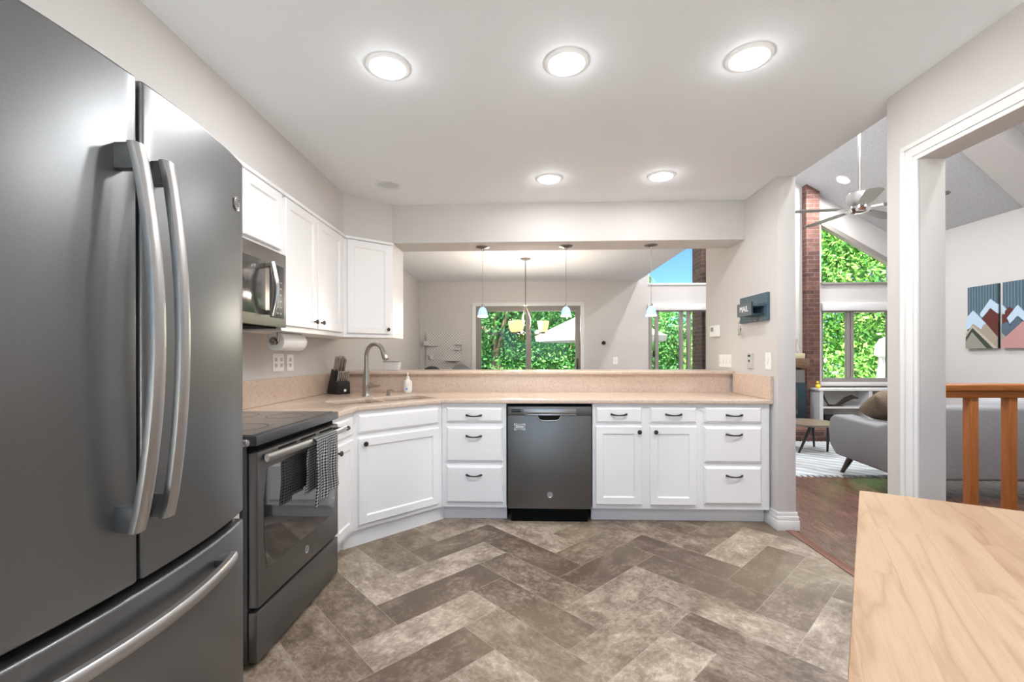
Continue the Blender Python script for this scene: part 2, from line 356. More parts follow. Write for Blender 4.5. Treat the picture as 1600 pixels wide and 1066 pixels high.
# ------------------------------------------------------------ room shell
LW, RW, RW2, CZ, BW, GX = -1.74, 1.765, 1.89, 2.5, 7.74, 6.32
YB = -1.9
def roof_z(x): return 3.907-.569*(x-4.913) if x >= 3.47 else (3.907-.569*(3.47-4.913))-.569*(3.47-x)
bm = B(); prism(bm, [(LW-.15, YB-.15), (1.83, YB-.15), (1.83, 3.94), (LW-.15, 3.94)], -.08, 0); struct('floor', bm, 'tile')
bm = B(); prism(bm, [(1.83, YB-.15), (GX+.15, YB-.15), (GX+.15, BW+.15), (-2.05, BW+.15), (-2.05, 3.94), (1.83, 3.94)], -.08, 0); struct('floor_wood', bm, 'wood_floor')
bm = B(); bx(bm, 1.812, 1.872, YB, 3.235, 0, .006, bev=.002); struct('trim_1', bm, oak('reducer_strip', (.16, .07, .045), (.24, .115, .08), (30, 2, 2)))
bm = B(); bx(bm, LW-.25, RW2, YB-.15, BW+.15, CZ, CZ+.14); struct('ceiling', bm, 'ceiling')
# great room vault
bm = B(); y0, y1 = YB-.15, BW+.15
prism(bm, [(RW2, roof_z(RW2)), (3.47, roof_z(3.47)), (GX+.2, roof_z(GX+.2)), (GX+.2, roof_z(GX+.2)+.2), (3.47, roof_z(3.47)+.2), (RW2, roof_z(RW2)+.2)], -y1, -y0, Matrix.Rotation(PI/2, 4, 'X'))
struct('ceiling_vault', bm, 'popcorn')
bm = B(); bx(bm, RW2-.1, RW2, YB, BW, CZ+.14, roof_z(RW2)+.15); struct('wall_loft', bm, 'wall')
# sloping beam hanging under the vault
bm = B(); bt = B()
def beam_pt(x, yn, dz): return (x, yn, roof_z(x)-dz)
vsb = []
for x, ya, yb in ((3.47, 4.75, 4.95), (GX, 5.24, 5.78)):
    vsb.append([bt.verts.new(beam_pt(x, yy, dz)) for yy, dz in ((ya, .22), (yb, .22), (yb, -.03), (ya, -.03))])
for k in range(4): bt.faces.new((vsb[0][k], vsb[0][(k+1) % 4], vsb[1][(k+1) % 4], vsb[1][k]))
bt.faces.new(vsb[0]); bt.faces.new(vsb[1]); bmesh.ops.recalc_face_normals(bt, faces=bt.faces); merge(bm, bt)
struct('trim_beam', bm, 'wall')
# left wall
bm = B(); prism(bm, [(LW, YB-.15), (LW, 4.3), (-1.885, BW), (-2.05, BW), (-2.05, YB-.15)], 0, CZ+.05); struct('wall_left', bm, 'wall')
# soffit over the upper cabinets and the header over the bar
sx = lambda y: -1.434+(3.436-y)*.0357
bm = B(); prism(bm, [(LW-.02, YB), (sx(YB), YB), (-1.434, 3.436), (-1.133, 3.715), (-1.133, 4.03), (LW-.02, 4.03)], 2.178, CZ+.02); struct('wall_soffit', bm, 'wall')
bm = B(); bx(bm, -1.1329, RW+.01, 3.715, 4.03, 2.178, CZ+.02, bev=.004); struct('wall_header', bm, 'wall')
# right stub wall between kitchen and great room
bm = B(); bx(bm, RW, RW2, 3.235, 4.515, 0, CZ, bev=.004); struct('wall_right_stub', bm, 'wall')
# right wall with doorway
bm = B(); bx(bm, RW, RW2-.01, 2.085, 2.27, 0, CZ, bev=.004); bx(bm, RW, RW2-.01, YB, 2.0849, 2.125, CZ); bx(bm, RW, RW2-.01, YB, .2, 0, 2.1251); struct('wall_right', bm, 'wall')
bm = B()
def casing(bm, y0_, y1_, z0, z1, vert):
    # stepped profile: three bands
    for a, b_, t in ((0, .022, .022), (.022, .062, .016), (.062, .082, .011)):
        if vert: bx(bm, RW-t, RW, y1_-b_, y1_-a, z0, z1-b_+.0002, bev=.002)
        else: bx(bm, RW-t, RW, y0_, y1_-a, z1-b_, z1-a, bev=.003)
casing(bm, .2, 2.167, 0, 2.207, True); casing(bm, .2, 2.167, 0, 2.207, False); struct('trim_2', bm, 'trim')
# great room right wall, back wall of the house, closing walls behind
bm = B(); bx(bm, GX, GX+.15, YB, BW+.15, 0, roof_z(GX)+.1); struct('wall_far_right', bm, 'wall')
bm = B(); bx(bm, LW-.3, RW2, YB-.15, YB, 0, .1); bx(bm, LW-.3, RW2, YB-.15, YB, 2.3, CZ+.1); bx(bm, LW-.3, -1.6, YB-.15, YB, .1, 2.3); bx(bm, 1.6, RW2, YB-.15, YB, .1, 2.3)
struct('wall_behind', bm, 'wall')
bm = B(); prism(bm, [(RW2-.01, 0), (GX+.15, 0), (GX+.15, roof_z(GX+.15)+.1), (3.47, roof_z(3.47)+.1), (RW2-.01, roof_z(RW2)+.1)], 0, .15, Matrix.Translation((0, YB, 0)) @ Matrix.Rotation(PI/2, 4, 'X')); struct('wall_great_room_near', bm, 'wall')
bm = B(); y0, y1 = BW, BW+.15
bx(bm, -2.05, -.93, y0, y1, 0, CZ+.1); bx(bm, -.9301, .9201, y0, y1, 2.09, CZ+.1); bx(bm, .92, 2.055, y0, y1, 0, 3.95)
bx(bm, 2.0549, 3.10, y0, y1, 2.0, 2.44)
RX = Matrix.Translation((0, y1, 0)) @ Matrix.Rotation(PI/2, 4, 'X')
prism(bm, [(2.0549, 3.3), (3.10, 3.89), (3.10, roof_z(3.10)+.1), (2.0549, roof_z(2.0549)+.1)], 0, .15, RX)
prism(bm, [(3.0999, 0), (4.945, 0), (4.945, roof_z(4.945)+.1), (3.47, roof_z(3.47)+.1), (3.0999, roof_z(3.0999)+.1)], 0, .15, RX)
bx(bm, 4.9449, 6.12, y0, y1, 0, .765); bx(bm, 4.9449, 6.12, y0, y1, 1.965, 2.43)
wt = lambda x: 3.465-.594*(x-4.943)
prism(bm, [(4.9449, wt(4.9449)), (6.12, wt(6.12)), (6.12, roof_z(6.12)+.1), (4.9449, roof_z(4.9449)+.1)], 0, .15, RX)
bx(bm, 6.1199, GX+.01, y0, y1, 0, roof_z(GX)+.2)
struct('wall_back', bm, 'wall')

# windows and doors in the back wall
def pane(parent, x0, x1, z0, z1, y, poly=None):
    b = B()
    if poly: prism(b, poly, 0, .006, Matrix.Translation((0, y+.003, 0)) @ Matrix.Rotation(PI/2, 4, 'X'))
    else: bx(b, x0, x1, y-.003, y+.003, z0, z1)
    return struct('glass_pane', b, 'glass', parent, smooth=False)
# patio slider
bm = B(); yf = BW+.02
bx(bm, -.975, -.905, BW-.02, BW+.0, 0, 2.075, bev=.004); bx(bm, .9, .965, BW-.02, BW, 0, 2.075, bev=.004); bx(bm, -.975, .965, BW-.02, BW, 2.0749, 2.137, bev=.004)
struct('trim_3', bm, 'trim')
d1 = struct('door_1', (lambda b: (bx(b, -.905, -.82, yf, yf+.1, 0, 2.075), bx(b, .82, .9, yf, yf+.1, 0, 2.075), bx(b, -.8201, .8201, yf, yf+.1, 1.99, 2.075), bx(b, -.8201, .8201, yf, yf+.1, 0, .1),
     bx(b, -.04, .055, yf+.01, yf+.09, .1, 1.99)) and b)(B()), 'frame')
pane(d1, -.82, -.04, .1, 1.99, yf+.06); pane(d1, .055, .82, .1, 1.99, yf+.04)
b = B(); bx(b, .835, .86, yf-.03, yf, .95, 1.17, bev=.006); struct('door_handle', b, 'dark_bronze', d1)
# window 1 (tall slider left of the chimney) with blind cassette and clerestory
w1 = struct('window_1', (lambda b: (bx(b, 2.055, 2.125, yf, yf+.1, .02, 2.0), bx(b, 3.06, 3.10, yf, yf+.1, .02, 2.0), bx(b, 2.125, 3.06, yf, yf+.1, 1.97, 2.0), bx(b, 2.125, 3.06, yf, yf+.1, .02, .1),
     bx(b, 2.174, 2.232, yf-.01, yf+.05, .1, 1.97), bx(b, 2.596, 2.652, yf, yf+.08, .1, 1.97), bx(b, 2.725, 2.779, yf, yf+.08, .1, 1.97)) and b)(B()), 'frame')
pane(w1, 2.125, 3.06, .1, 1.97, yf+.06)
b = B(); bx(b, 2.128, 2.155, yf-.05, yf-.011, 1.19, 1.30, bev=.004); struct('window_latch', b, 'black', w1)
b = B(); bx(b, 2.04, 3.09, BW-.055, BW, 1.985, 2.085, bev=.004); struct('window_blind', b, 'trim', w1)
w2 = struct('window_2', (lambda b: (bx(b, 2.055, 3.09, BW-.02, BW+.12, 2.415, 2.45, bev=.004), bx(b, 2.055, 2.075, yf, yf+.08, 2.45, 3.32)) and b)(B()), 'trim')
pane(w2, 0, 0, 0, 0, yf+.06, poly=[(2.07, 2.45), (3.09, 2.45), (3.09, 3.88), (2.07, 3.31)])
# windows right of the chimney
w3 = struct('window_3', (lambda b: (bx(b, 4.945, 4.985, yf, yf+.1, .765, 1.965), bx(b, 6.08, 6.12, yf, yf+.1, .765, 1.965), bx(b, 4.985, 6.08, yf, yf+.1, 1.94, 1.965), bx(b, 4.985, 6.08, yf, yf+.1, .765, .83),
     bx(b, 5.37, 5.42, yf-.01, yf+.05, .83, 1.94), bx(b, 5.44, 5.49, yf, yf+.08, .83, 1.94)) and b)(B()), 'frame')
pane(w3, 4.985, 6.08, .83, 1.94, yf+.06)
b = B(); bx(b, 4.93, 6.14, BW-.06, BW, 1.965, 2.09, bev=.004); bx(b, 4.93, 6.14, BW-.02, BW, 2.09, 2.105); struct('window_blind', b, 'trim', w3)
b = B(); bx(b, 4.90, 6.15, BW-.05, BW, .70, .765, bev=.004); struct('window_sill', b, 'trim', w3)
w4 = struct('window_4', (lambda b: (bx(b, 4.93, 6.14, BW-.03, BW+.12, 2.405, 2.44, bev=.004),
     prism(b, [(4.93, wt(4.93)+.02), (6.13, wt(6.13)+.02), (6.13, wt(6.13)-.06), (4.93, wt(4.93)-.06)], 0, .1, Matrix.Translation((0, BW+.08, 0)) @ Matrix.Rotation(PI/2, 4, 'X'))) and b)(B()), 'frame')
pane(w4, 0, 0, 0, 0, yf+.06, poly=[(4.945, 2.44), (6.12, 2.44), (6.12, wt(6.12)-.02), (4.945, wt(4.945)-.02)])
# unseen window behind the camera, added to let daylight into the kitchen
w5 = struct('window_added_daylight', (lambda b: (bx(b, -1.6, 1.6, YB-.12, YB-.04, .1, .16), bx(b, -1.6, 1.6, YB-.12, YB-.04, 2.24, 2.3), bx(b, -1.6, -1.54, YB-.12, YB-.04, .16, 2.24), bx(b, 1.54, 1.6, YB-.12, YB-.04, .16, 2.24), bx(b, -.03, .03, YB-.12, YB-.04, .16, 2.24)) and b)(B()), 'trim')
pane(w5, -1.54, 1.54, .16, 2.24, YB-.08)

# baseboards on the stub wall
bm = B()
for z0, z1, t in ((0, .07, .017), (.0701, .10, .013), (.1001, .128, .008)):
    prism(bm, [(RW-.0005, 3.39), (RW-t, 3.39), (RW-t, 3.235-t), (RW2+t, 3.235-t), (RW2+t, 4.515), (RW2+.0005, 4.515), (RW2+.0005, 3.2345), (RW-.0005, 3.2345)], z0, z1, bev=.002)
struct('baseboard_right', bm, 'trim')
bm = B(); bx(bm, RW-.014, RW, 2.17, 2.284, 0, .11, bev=.004); bx(bm, RW-.014, RW2+.004, 2.27, 2.284, 0, .11, bev=.004); struct('baseboard_pillar', bm, 'trim')
bm = B(); bx(bm, .97, 2.05, BW-.014, BW, 0, .11, bev=.004); bx(bm, -1.88, -.98, BW-.014, BW, 0, .11, bev=.004); struct('baseboard_back', bm, 'trim')

# ------------------------------------------------------------ ceiling fixtures
lamp = thing('recessed_light', 'bright round recessed ceiling light above the refrigerator side, front row', 'ceiling light', (-.607, 1.927, CZ), 'recessed kitchen ceiling lights')
link('trim_ring', lathe(B(), [(.074, -.001), (.078, -.010), (.092, -.006), (.096, -.0005)], caps=False), 'trim', lamp, world=False)
link('diffuser', lathe(B(), [(.0, -.012), (.05, -.0115), (.074, -.009), (.0745, -.001)], caps=False), 'lamp_on', lamp, world=False)
LL = ((-.607, 1.927), (.167, 1.929), (.935, 1.926), (.152, 3.2), (.939, 3.185))
LB = ('bright round recessed ceiling light nearest the refrigerator, front row of three', 'middle recessed ceiling light in the front row of three', 'recessed ceiling light nearest the doorway casing, front row of three',
      'small-looking recessed ceiling light near the header, left of its pair', 'recessed ceiling light near the header, closer to the mail rack wall')
for i, (p, lb) in enumerate(zip(LL, LB)):
    r = lamp if i == 0 else dup(lamp, (*p, CZ))
    r['label'] = lb
    area_lamp('recessed_and_fill_lamp', (p[0], p[1], CZ-.016), .07, LAMP_W*(.45 if i > 2 else .85))
    hl = bpy.data.lights.new('diffuser_glow', 'POINT'); hl.energy = .35; hl.color = (.98, .98, 1); hl.shadow_soft_size = .02
    ho_ = bpy.data.objects.new('diffuser_glow', hl); C.objects.link(ho_); ho_.location = (p[0], p[1], CZ-.05)
for p in ((-.6, -.4), (.5, -.4)): area_lamp('recessed_and_fill_lamp', (p[0], p[1], CZ-.016), .07, LAMP_W)  # unseen fill lamps added behind the camera, no fixtures
sp = thing('ceiling_speaker', 'round white flush ceiling speaker with grille near the corner soffit', 'speaker', (-1.028, 3.27, CZ))
link('speaker_rim', lathe(B(), [(.072, -.002), (.076, -.009), (.094, -.007), (.098, -.0005)], caps=False), plain('speaker_rim', (.70, .73, .76)), sp, world=False)
link('speaker_grille', lathe(B(), [(0, -.007), (.03, -.007), (.034, -.004), (.072, -.003)], caps=False), plain('speaker_grille', (.60, .63, .66)), sp, world=False)

# ------------------------------------------------------------ cabinets
knob_prof = [(.006, 0), (.006, .012), (.009, .015), (.015, .019), (.0165, .024), (.014, .029), (.006, .032), (0, .0325)]
def knob(parent, F, x, z, y=.02, r=1.0):
    return link('knob', lathe(B(), [(a*r, b_*r) for a, b_ in knob_prof], F @ axis((x, y, z), (0, 1, 0)), 18), 'dark_bronze', parent)
def pull(parent, F, x, z, y=.02, w_=.054):
    b = B(); pts = [(x+w_*s, y+.004+.02*(1-abs(s)**3), z+.006*s*s-.003) for s in [i/8 for i in range(-8, 9)]]
    tube(b, [F @ Vector(p) for p in pts], [.0048+.0035*abs(s/8)**2 for s in range(-8, 9)], 8)
    for s in (-1, 1): bx(b, x+s*w_-.007, x+s*w_+.007, y, y+.008, z-.004, z+.010, F, bev=.002)
    return link('handle', b, 'dark_bronze', parent)
def door(parent, F, x0, x1, z0, z1, t=.02, name='door'):
    return link(name, loops(B(), x0, x1, z0, z1, [(0, 0), (0, t-.004), (.004, t), (.052, t), (.060, t-.009), (.064, t-.009)], F), 'white', parent, smooth=False)
def drawer(parent, F, x0, x1, z0, z1, t=.02):
    return link('drawer', loops(B(), x0, x1, z0, z1, [(0, 0), (0, t-.012), (.006, t-.005), (.014, t)], F), 'white', parent, smooth=False)
FB = fr((0, 3.32, 0), (1, 0, 0), (0, -1, 0))
def base_unit(label, x0, x1):
    t = thing('base_cabinet', label, 'cabinet', ((x0+x1)/2, 3.6, 0))
    link('cabinet_body', bx(B(), x0, x1, 3.32, 3.925, .112, .882), 'white', t, smooth=False)
    link('toe_kick', bx(B(), x0, x1, 3.395, 3.42, 0, .112), 'white', t, smooth=False)
    return t
t = base_unit('white three-drawer base cabinet between the sink cabinet and the dishwasher', -.643, -.163)
for z0, z1, hz in ((.745, .853, .793), (.452, .71, .64), (.146, .421, .352)):
    d = drawer(t, FB, -.607, -.187, z0, z1); pull(d, FB, -.402, hz)
t = base_unit('white base cabinet with two doors and two drawers right of the dishwasher', .472, 1.25)
for x0, x1, kx in ((.494, .83, .807), (.889, 1.224, .925)):
    d = drawer(t, FB, x0, x1, .742, .857); pull(d, FB, (x0+x1)/2, .803)
    d = door(t, FB, x0, x1, .145, .716); knob(d, FB, kx, .679)
t = base_unit('white three-drawer base cabinet at the end beside the stub wall', 1.2505, 1.75)
for z0, z1, hz in ((.745, .86, .80), (.456, .716, .66), (.152, .425, .36)):
    d = drawer(t, FB, 1.28, 1.69, z0, z1); pull(d, FB, 1.49, hz)
# diagonal sink base
dg = Vector((1, 1, 0)).normalized(); out = Vector((1, -1, 0)).normalized()
FD = fr((-1.125, 2.84, 0), dg, out); DL = .48*math.sqrt(2)
t = thing('sink_base_cabinet', 'white angled corner cabinet under the sink with one large door', 'cabinet', (-1.2, 3.4, 0))
b = B(); prism(b, [(-1.125, 2.84), (-.645, 3.32), (-.645, 3.92), (-1.73, 3.92), (-1.73, 2.84)], .112, .66)
prism(b, [(-1.125, 2.84), (-.645, 3.32), (-.66, 3.335), (-1.14, 2.855)], .66, .882); link('cabinet_body', b, 'white', t, smooth=False)
b = B(); prism(b, [(-1.20, 2.82), (-1.18, 2.82), (-.643, 3.38), (-.643, 3.41), (-.67, 3.41)], 0, .112); link('toe_kick', b, 'white', t, smooth=False)
link('false_drawer', loops(B(), .03, DL-.035, .735, .855, [(0, 0), (0, .008), (.006, .015), (.014, .02)], FD), 'white', t, smooth=False)
d = door(t, FD, .03, DL-.035, .145, .705); knob(d, FD, .068, .668)
# narrow cabinet between range and diagonal
FL = fr((-1.125, 0, 0), (0, 1, 0), (1, 0, 0))
t = thing('base_cabinet', 'narrow white base cabinet squeezed between the range and the sink corner', 'cabinet', (-1.4, 2.67, 0))
link('cabinet_body', bx(B(), -1.73, -1.125, 2.502, 2.8395, .112, .882), 'white', t, smooth=False)
link('toe_kick', bx(B(), -1.22, -1.20, 2.502, 2.82, 0, .112), 'white', t, smooth=False)
d = drawer(t, FL, 2.525, 2.80, .735, .855); pull(d, FL, 2.66, .80, w_=.045)
d = door(t, FL, 2.525, 2.80, .145, .71); knob(d, FL, 2.56, .672)
# narrow cabinet beside the refrigerator
t = thing('base_cabinet', 'slim white base cabinet in the gap between refrigerator and range', 'cabinet', (-1.4, 1.58, 0))
link('cabinet_body', bx(B(), -1.73, -1.14, 1.45, 1.728, .10, .882), 'white', t, smooth=False)
link('toe_kick', bx(B(), -1.22, -1.20, 1.45, 1.728, 0, .10), 'white', t, smooth=False)
link('counter_cap', bx(B(), -1.73, -1.13, 1.45, 1.728, .883, .915, bev=.004), 'granite', t)
k = link('knob', lathe(B(), [(.008, 0), (.008, .02), (.014, .024), (.015, .05), (.012, .056), (0, .058)], axis((-1.14, 1.695, .905), (1, 0, 0)), 20), 'steel', t)

# upper cabinets on the slightly skewed soffit line
ud = Vector((.0357, -1, 0)).normalized(); uo = Vector((1, .0357, 0)).normalized()
FU = fr((-1.434, 3.436, 0), ud, uo)
def upoly(a, b_, back=LW+.003):
    p, q = FU @ Vector((a, 0, 0)), FU @ Vector((b_, 0, 0)); return [(p.x, p.y), (q.x, q.y), (back, q.y), (back, p.y)]
def crown(parent, F, a, b_, z=2.155):
    link('crown_strip', bx(B(), a, b_, 0, .022, z, z+.021, F, bev=.003), 'white', parent)
t = thing('wall_cabinet', 'tall white two-door wall cabinet above the paper towel roll', 'cabinet', (-1.5, 2.95, 1.385))
link('cabinet_body', prism(B(), upoly(.002, .945), 1.385, 2.176), 'white', t, smooth=False); crown(t, FU, .0, .945)
d = door(t, FU, .075, .50, 1.415, 2.15); knob(d, FU, .455, 1.462, r=.9)
d = door(t, FU, .515, .925, 1.415, 2.15); knob(d, FU, .56, 1.462, r=.9)
t = thing('wall_cabinet', 'short white wall cabinet directly above the microwave', 'cabinet', (-1.5, 2.1, 1.81))
link('cabinet_body', prism(B(), upoly(.9455, 1.72), 1.812, 2.176), 'white', t, smooth=False); crown(t, FU, .9455, 1.72)
door(t, FU, .965, 1.325, 1.835, 2.15); door(t, FU, 1.335, 1.70, 1.835, 2.15)
t = thing('wall_cabinet', 'white over-refrigerator wall cabinet tucked under the soffit', 'cabinet', (-1.5, 1.1, 1.95))
link('cabinet_body', prism(B(), upoly(1.7205, 2.95), 1.95, 2.176), 'white', t, smooth=False); crown(t, FU, 1.7205, 2.95)
door(t, FU, 1.74, 2.33, 1.965, 2.15); door(t, FU, 2.34, 2.93, 1.965, 2.15)
cd = Vector((-1.133+1.434, 3.715-3.436, 0)); FC = fr((-1.434, 3.436, 0), cd, (cd.y, -cd.x, 0)); CL = cd.length
t = thing('wall_cabinet', 'white angled corner wall cabinet with a bright side panel beside the bar opening', 'cabinet', (-1.45, 3.8, 1.36))
link('cabinet_body', prism(B(), [(-1.434, 3.437), (-1.133, 3.716), (-1.133, 4.03), (LW+.003, 4.03), (LW+.003, 3.437)], 1.385, 2.176), 'white', t, smooth=False)
crown(t, FC, .0, CL)
d = door(t, FC, .025, CL-.025, 1.415, 2.15); knob(d, FC, CL-.055, 1.452, r=.9)

# ------------------------------------------------------------ counters
def slab_with_holes(outer, holes, z0, z1, m, name, edge=.006):
    b = B()
    def loop(pts, z): return [b.verts.new((p[0], p[1], z)) for p in pts]
    for z in (z0, z1):
        es = []
        for pts in [outer]+holes:
            vs = loop(pts, z); es += [b.edges.new((vs[i], vs[(i+1) % len(vs)])) for i in range(len(vs))]
        bmesh.ops.triangle_fill(b, edges=es, use_beauty=True)
    for pts in [outer]+holes:
        for i in range(len(pts)):
            p, q = pts[i], pts[(i+1) % len(pts)]
            vs = [b.verts.new(c) for c in ((p[0], p[1], z0), (q[0], q[1], z0), (q[0], q[1], z1), (p[0], p[1], z1))]; b.faces.new(vs)
    bmesh.ops.remove_doubles(b, verts=b.verts, dist=1e-5); bmesh.ops.recalc_face_normals(b, faces=b.faces)
    es = [e for e in b.edges if e.calc_face_angle(0) > .8 and abs(e.verts[0].co.z-e.verts[1].co.z) < 1e-4]
    bmesh.ops.bevel(b, geom=es, offset=edge, segments=3, affect='EDGES', profile=.5)
    return b
def td(tt, dd): return ((tt-dd)/math.sqrt(2), (tt+dd)/math.sqrt(2))
def rrect(t0, t1, d0, d1, r=.05, n_=5):
    pts = []
    for cx, cy, a0 in ((t1-r, d0+r, -PI/2), (t1-r, d1-r, 0), (t0+r, d1-r, PI/2), (t0+r, d0+r, PI)):
        for k in range(n_): a = a0+PI/2*k/(n_-1); pts.append(td(cx+r*math.cos(a), cy+r*math.sin(a)))
    return pts
h1 = rrect(1.18, 1.50, 2.905, 3.235); h2 = rrect(1.53, 1.93, 2.905, 3.235)
ct = thing('countertop', 'beige speckled quartz countertop wrapping the sink corner along the back run', 'countertop', (0, 3.6, .884))
link('slab', slab_with_holes([(-1.738, 2.50), (-1.09, 2.50), (-1.09, 2.84), (-.645, 3.285), (1.763, 3.285), (1.763, 3.93), (-1.738, 3.93)], [h1, h2], .884, .915, 'granite', 's'), 'granite', ct)
link('backsplash', bx(B(), -1.738, 1.742, 3.93, 3.945, .9, 1.069), 'granite', ct, smooth=False)
link('side_splash', bx(B(), 1.742, 1.763, 3.29, 3.883, .9155, 1.085, bev=.002), 'granite', ct, smooth=False)
link('side_splash', bx(B(), -1.738, -1.72, 1.74, 3.883, .9155, 1.085, bev=.002), 'granite', ct, smooth=False)
bt_ = tag(link('bar_top', bx(B(), -1.738, 1.763, 3.885, 4.30, 1.07, 1.10, bev=.009, seg=3), 'granite', origin=(0, 4.1, 1.07)), 'raised beige quartz bar ledge running under the pass-through opening', 'bar counter')
bm = B(); bx(bm, -1.74, RW, 3.946, 4.06, 0, 1.069); struct('wall_knee', bm, 'wall')
sk = thing('double_sink', 'beige undermount double-bowl corner sink set in the countertop', 'sink', (*td(1.55, 3.07), .70))
def bowl(pts):
    b = B(); c = (sum(p[0] for p in pts)/len(pts), sum(p[1] for p in pts)/len(pts)); R = []
    for z, s in ((.8835, 1.0), (.78, .985), (.73, .95), (.715, .85)): R.append([b.verts.new((c[0]+(p[0]-c[0])*s, c[1]+(p[1]-c[1])*s, z)) for p in pts])
    for a, q in zip(R, R[1:]):
        for k in range(len(pts)): b.faces.new((a[k], a[(k+1) % len(pts)], q[(k+1) % len(pts)], q[k]))
    b.faces.new(R[-1]); bmesh.ops.recalc_face_normals(b, faces=b.faces); bmesh.ops.solidify(b, geom=b.faces[:], thickness=-.004); return b, c
for h_ in (h1, h2):
    b, c = bowl(h_); o = link('basin', b, 'sink', sk)
    link('drain', lathe(B(), [(0, .7175), (.03, .7175), (.042, .7165), (.045, .7155)], Matrix.Translation((c[0], c[1], 0)), caps=False), 'chrome', o)
# faucet
fx, fy = -1.288, 3.525
fc = thing('faucet', 'tall brushed nickel gooseneck faucet at the corner sink', 'faucet', (fx, fy, .915))
link('faucet_body', lathe(B(), [(.034, 0), (.034, .006), (.03, .012), (.028, .06), (.031, .075), (.030, .12), (.024, .17), (.0185, .215), (.0175, .23)], Matrix.Translation((fx, fy, .9155))), 'nickel', fc)
dd = Vector((.225, -.14, 0)).normalized(); R_ = .105
pts = [(fx, fy, 1.12), (fx, fy, 1.18), (fx, fy, 1.225)]
for k in range(1, 16):
    a = math.radians(150)*k/15; s = R_*(1-math.cos(a)); pts.append((fx+dd.x*s, fy+dd.y*s, 1.225+R_*math.sin(a)))
link('spout', tube(B(), pts, .0165, 14), 'nickel', fc)
e = Vector(pts[-1]); tg = (dd*.5+Vector((0, 0, -.866))).normalized()
link('spray_head', tube(B(), [e-tg*.002, e+tg*.02, e+tg*.055, e+tg*.08], [.0175, .020, .025, .022], 16), 'nickel', fc)
hd = Vector((.85, -.2, .0)).normalized(); p0 = Vector((fx, fy, .998))
link('lever', tube(B(), [p0, p0+hd*.04, p0+hd*.06, p0+hd*.075, p0+hd*.12+Vector((0, 0, .002))], [.022, .020, .013, .012, .007], 12), 'nickel', fc)
sd_ = thing('soap_dispenser', 'small nickel built-in soap dispenser behind the sink', 'soap dispenser', (-1.13, 3.58, .915))
link('dispenser_body', lathe(B(), [(.018, 0), (.018, .006), (.012, .01), (.011, .03), (.013, .034), (.013, .045), (.005, .05), (0, .05)], Matrix.Translation((-1.13, 3.58, .9155))), 'nickel', sd_)
link('nozzle', tube(B(), [(-1.13, 3.58, .958), (-1.09, 3.56, .96), (-1.075, 3.553, .953)], .005, 8), 'nickel', sd_)
# hand soap bottle
sb = thing('soap_bottle', 'cream pump soap bottle standing by the backsplash right of the faucet', 'soap bottle', (-1.045, 3.855, .915))
T = Matrix.Translation((-1.045, 3.855, .9155))
link('bottle_body', lathe(B(), [(.0, 0), (.034, 0), (.037, .005), (.037, .085), (.034, .1), (.018, .112), (.015, .12)], T), 'bottle', sb)
link('bottle_label', lathe(B(), [(.0375, .02), (.0375, .078)], T, caps=False), 'paper', sb)
link('label_emblem', bx(B(), -.008, .008, .0376, .0384, .026, .042, T @ Matrix.Rotation(PI, 4, 'Z')), plain('soap_emblem', (.25, .42, .7)), sb)
link('pump', lathe(B(), [(.016, .12), (.016, .14), (.006, .142), (.006, .158), (.009, .16), (.009, .172), (0, .174)], T), 'bottle', sb)
# planter on the bar
pl = thing('planter_box', 'small white rectangular planter with dark rim on the bar end', 'planter', (-1.262, 4.12, 1.10))
b = B(); bt2 = B(); R = []
for z, a, c_ in ((1.1005, .060, .035), (1.175, .074, .044), (1.1755, .068, .038), (1.13, .066, .036)):
    R.append([bt2.verts.new((-1.262+sx_*a, 4.12+sy_*c_, z)) for sx_, sy_ in ((-1, -1), (1, -1), (1, 1), (-1, 1))])
for a, q in zip(R, R[1:]):
    for k in range(4): bt2.faces.new((a[k], a[(k+1) % 4], q[(k+1) % 4], q[k]))
bt2.faces.new(R[0]); bt2.faces.new(R[-1]); bmesh.ops.recalc_face_normals(bt2, faces=bt2.faces); bmesh.ops.bevel(bt2, geom=bt2.edges[:], offset=.003, segments=2, affect='EDGES'); merge(b, bt2)
link('pot', b, 'trim', pl)
link('dark_rim', loops(B(), -1.337, -1.187, 4.075, 4.165, [(0, 0), (0, .006), (.006, .006), (.006, 0)], Matrix(((1, 0, 0, 0), (0, 0, 1, 0), (0, 1, 0, 1.176), (0, 0, 0, 1)))), 'grey_plate', pl)
# knife block
KB = Matrix.Translation((-1.60, 3.735, .9155)) @ Matrix.Rotation(math.radians(52), 4, 'Z') @ Matrix.Scale(.98, 4)
kb = thing('knife_block', 'black knife block full of grey-handled knives in the counter corner', 'knife block', (-1.60, 3.735, .915))
def sideprism(b, poly, x0, x1, Mx, bev=0):   # poly in (y,z), extruded in x
    return prism(b, poly, x0, x1, Mx @ Matrix(((0, 0, 1, 0), (1, 0, 0, 0), (0, 1, 0, 0), (0, 0, 0, 1))), bev)
b = B(); sideprism(b, [(-.085, 0), (.105, 0), (.025, .215), (-.035, .19), (-.02, .125), (-.085, .10)], -.055, .055, KB, .003); link('block', b, 'black', kb)
link('block_emblem', bx(B(), -.002, .018, -.0865, -.0852, .022, .042, KB), 'text_white', kb)
kd = Vector((0, -.36, 1)).normalized()
for i in range(6):
    x = -.045+i*.018; b = B(); p = Vector((x, -.055, .105)); tube(b, [KB @ p, KB @ (p+kd*.05), KB @ (p+kd*.092)], [.0065, .0072, .0078], 8)
    o = link('knife_handle', b, 'steel', kb); link('handle_butt', lathe(B(), [(.0082, 0), (.0082, .006), (0, .007)], KB @ axis(p+kd*.091, kd), 8), 'chrome', o)
